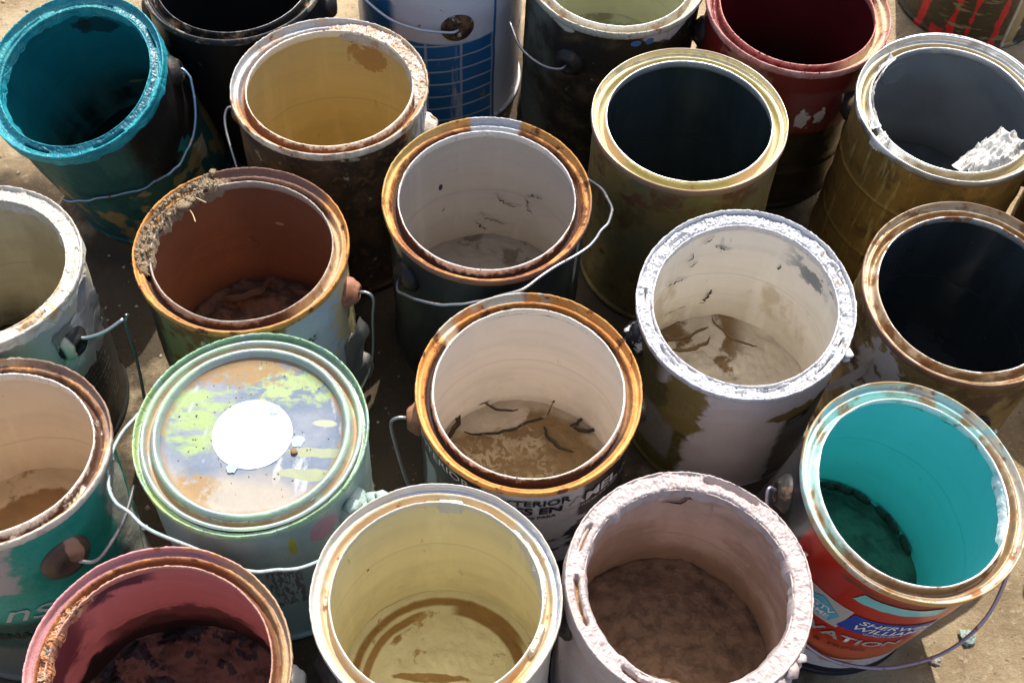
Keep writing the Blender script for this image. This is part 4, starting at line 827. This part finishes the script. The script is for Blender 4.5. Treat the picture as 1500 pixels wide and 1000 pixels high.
c.crust(62, 108, mat('chalky_lip', (.70, .76, .76), [((.35, .30, .22), lambda c: c.blot(140, .6, .04), .8)], rough=.6, bump=BUMP_R), r0=.0686, r1=.0722, amp=.0022, lift=-.0014, seed=14, name='paint_crust', dens=5)
c.inner(plain_inner('turq_inner', (.14, .64, .655), None, st=.35, extra=[((.09, .54, .49), lambda c: c.ss(.05, .015, c.z)*.6, .5), ((.10, .16, .12), lambda c: c.ang(125, 55, 12)*c.zb(.166, .180, .001, .014, 90)*c.blot(90, .52, .04), .8)], rough=.4, var=.04))
c.floor(mat('turq_floor', (.05, .13, .085), [((.03, .075, .045), lambda c: c.blot(40, .52, .08), .8), ((.05, .16, .11), lambda c: c.disc(-.02, .02, .03, .04, .6), .7)], rough=.8, bump=BUMP_R, vs=90), z=.012, hf=rough_h(.003, 40, 6))
for i in range(9):
    a = rad(112 + i*13 + 3*sin(i*2.3)); c.flake((.073*sin(a), -.073*cos(a), .016), .018, .006, 112 + i*13, mat('dark_edge_flake', (.035, .045, .028), rough=.85), 1.3, bend=-.15)
c.ear(-92, EAR_DARK, z=.15); c.ear(88, EAR_DARK, z=.15)
c.wire([pol(r_, rad(d_), z_) for d_, r_, z_ in ((-92, .087, .150), (-92, .0950, .155), (-88, .0955, .150), (-80, .089, .130), (-66, .0840, .105), (-52, .0832, .082), (-35, .0834, .060), (-15, .0840, .047), (5, .086, .042), (25, .093, .046), (45, .104, .062), (62, .110, .085), (78, .106, .118), (87, .095, .146), (88, .087, .150))], wire_mat('plastic_wire', (.34, .31, .40)), .0015)
c.sheet(-74, -57, .128, .158, WHITE_PAINT, name='paper_tab', peel=lambda u, v: .002 + .012*(1 - u)*v)

# ---- can behind at the edge
c = Can('back', PL['back'], 'dark can streaked with bright red drips beside a black and white printed patch', 21)
c.body(mat('back_body', (.045, .036, .018), [((.52, .012, .015), lambda c: c.ang(-52, 3.2, .6, .006).mx(c.ang(-27, 2.6, .6, .006)).mx(c.ang(-14, 1.3, .5, .004)).mx(c.ang(7, 2.0, .5, .006)).mx(c.ang(-36, 5, 1, .02)*c.zb(0, .012, .003, .01)).mx(c.ang(-35, 28, 3)*c.zb(.075, .2, .004, .04)), .35), ((.50, .48, .47), lambda c: c.ang(42, 26, 1.5), .5), ((.02, .02, .02), lambda c: c.ang(45, 20, 1.5)*c.blot(46, .5, .02), .5), ((.30, .24, .12), lambda c: c.ang(22, 4, 1), .5), ((.25, .2, .1), lambda c: c.blot(30, .6, .05, (1, 1, 4))*c.ang(-10, 25), .6)], rough=.45, bump=BUMP_R))
c.rim(metal_rim('back_rim')); c.inner(mat('back_inner', (.05, .04, .03))); c.floor(mat('back_floor', (.05, .04, .03)))
c.ear(2, EAR_DARK, z=.1); c.ear(182, EAR_DARK)

for key, lab_ in (('side', 'dull gold can standing behind the black lined can at the edge of the group'), ('side2', 'dull gold can standing beside the turquoise lined can')):
    c = Can(key, PL[key], lab_, 22 + len(lab_), .0005)
    c.body(mat('side_body', (.34, .25, .12), GOLD, rough=.5, metal=.3, bump=BUMP)); c.rim(metal_rim('side_rim')); c.inner(mat('side_inner', (.3, .3, .28))); c.floor(mat('side_floor', (.3, .3, .28)))
    c.ear(60, EAR_DARK); c.ear(240, EAR_DARK)

# ------------------------------------------------------------------ loose things on the ground
def stone(x, y, sz, m, label, seed, name='stone', cat='stone', flat=.7):
    bm = bmesh.new(); bmesh.ops.create_icosphere(bm, subdivisions=3, radius=sz)
    for v in bm.verts:
        d = v.co.normalized(); v.co = d*sz*(1 + .4*fb(d.x*1.5 + seed, d.y*1.5, d.z*1.5, 4)); v.co.z *= flat
    me = bpy.data.meshes.new(name); bm.to_mesh(me); bm.free(); me.materials.append(m)
    o = bpy.data.objects.new(name, me); COL.objects.link(o); o.location = (x, y, ground_z(x, y) + sz*flat*.55); tag(o, label, cat); return o
STONE = mat('grey_stone', (.34, .31, .27), [((.2, .17, .13), lambda c: c.blot(80, .55, .08), .9)], rough=.9, bump=BUMP_R)

CHIP = mat('mint_chip', (.28, .35, .31), [((.20, .22, .19), lambda c: c.blot(90, .55, .06), .7)], rough=.7, bump=BUMP_R)
stone(.379, .405, .0065, CHIP, 'mint grey paint chip lying on the sunlit sand beside the red labelled can', 3, 'paint_chip', 'paint chip', .6)
stone(.352, .386, .0042, STONE, 'small grey stone on the sunlit sand beside the mint paint chip', 5)
stone(-.452, .985, .013, STONE, 'grey stone on the sand behind the teal can', 8)
stone(-.476, .94, .009, mat('brown_stone', (.2, .12, .07), rough=.9, bump=BUMP_R), 'brown stone on the sand behind the teal can', 12)
# gravel: too many to count
random.seed(12)
vs = []; fs = []
def grain(x, y, sz):
    b = len(vs); z = ground_z(x, y) + sz*.3
    R_ = [random.uniform(.6, 1.25) for _ in range(6)]
    for k, d in enumerate(((1, 0, 0), (-1, 0, 0), (0, 1, 0), (0, -1, 0), (0, 0, 1), (0, 0, -1))): vs.append((x + d[0]*sz*R_[k] + sz*.3*random.uniform(-1, 1)*(k > 3), y + d[1]*sz*R_[k], z + d[2]*sz*.7*R_[k]))
    for a, b_, c_ in ((0, 2, 4), (2, 1, 4), (1, 3, 4), (3, 0, 4), (2, 0, 5), (1, 2, 5), (3, 1, 5), (0, 3, 5)): fs.append((b + a, b + b_, b + c_))
for _ in range(5200):
    x, y = random.uniform(-.75, .75), random.uniform(.1, 1.5)
    if any(hypot(x - p[0], y - p[1]) < .088 for p in PL.values()): continue
    grain(x, y, .0005 + .0026*random.random()**4)
gr = mesh_obj('gravel', vs, fs, mat('grit_mix', (.38, .30, .19), [((.22, .17, .11), lambda c: c.blot(30, .55, .02), .9), ((.55, .48, .38), lambda c: c.blot(44, .6, .02), .9)], rough=.9, var=.2), smooth=False)
tag(gr, 'loose grit and small gravel scattered over the sand', 'gravel', kind='stuff')
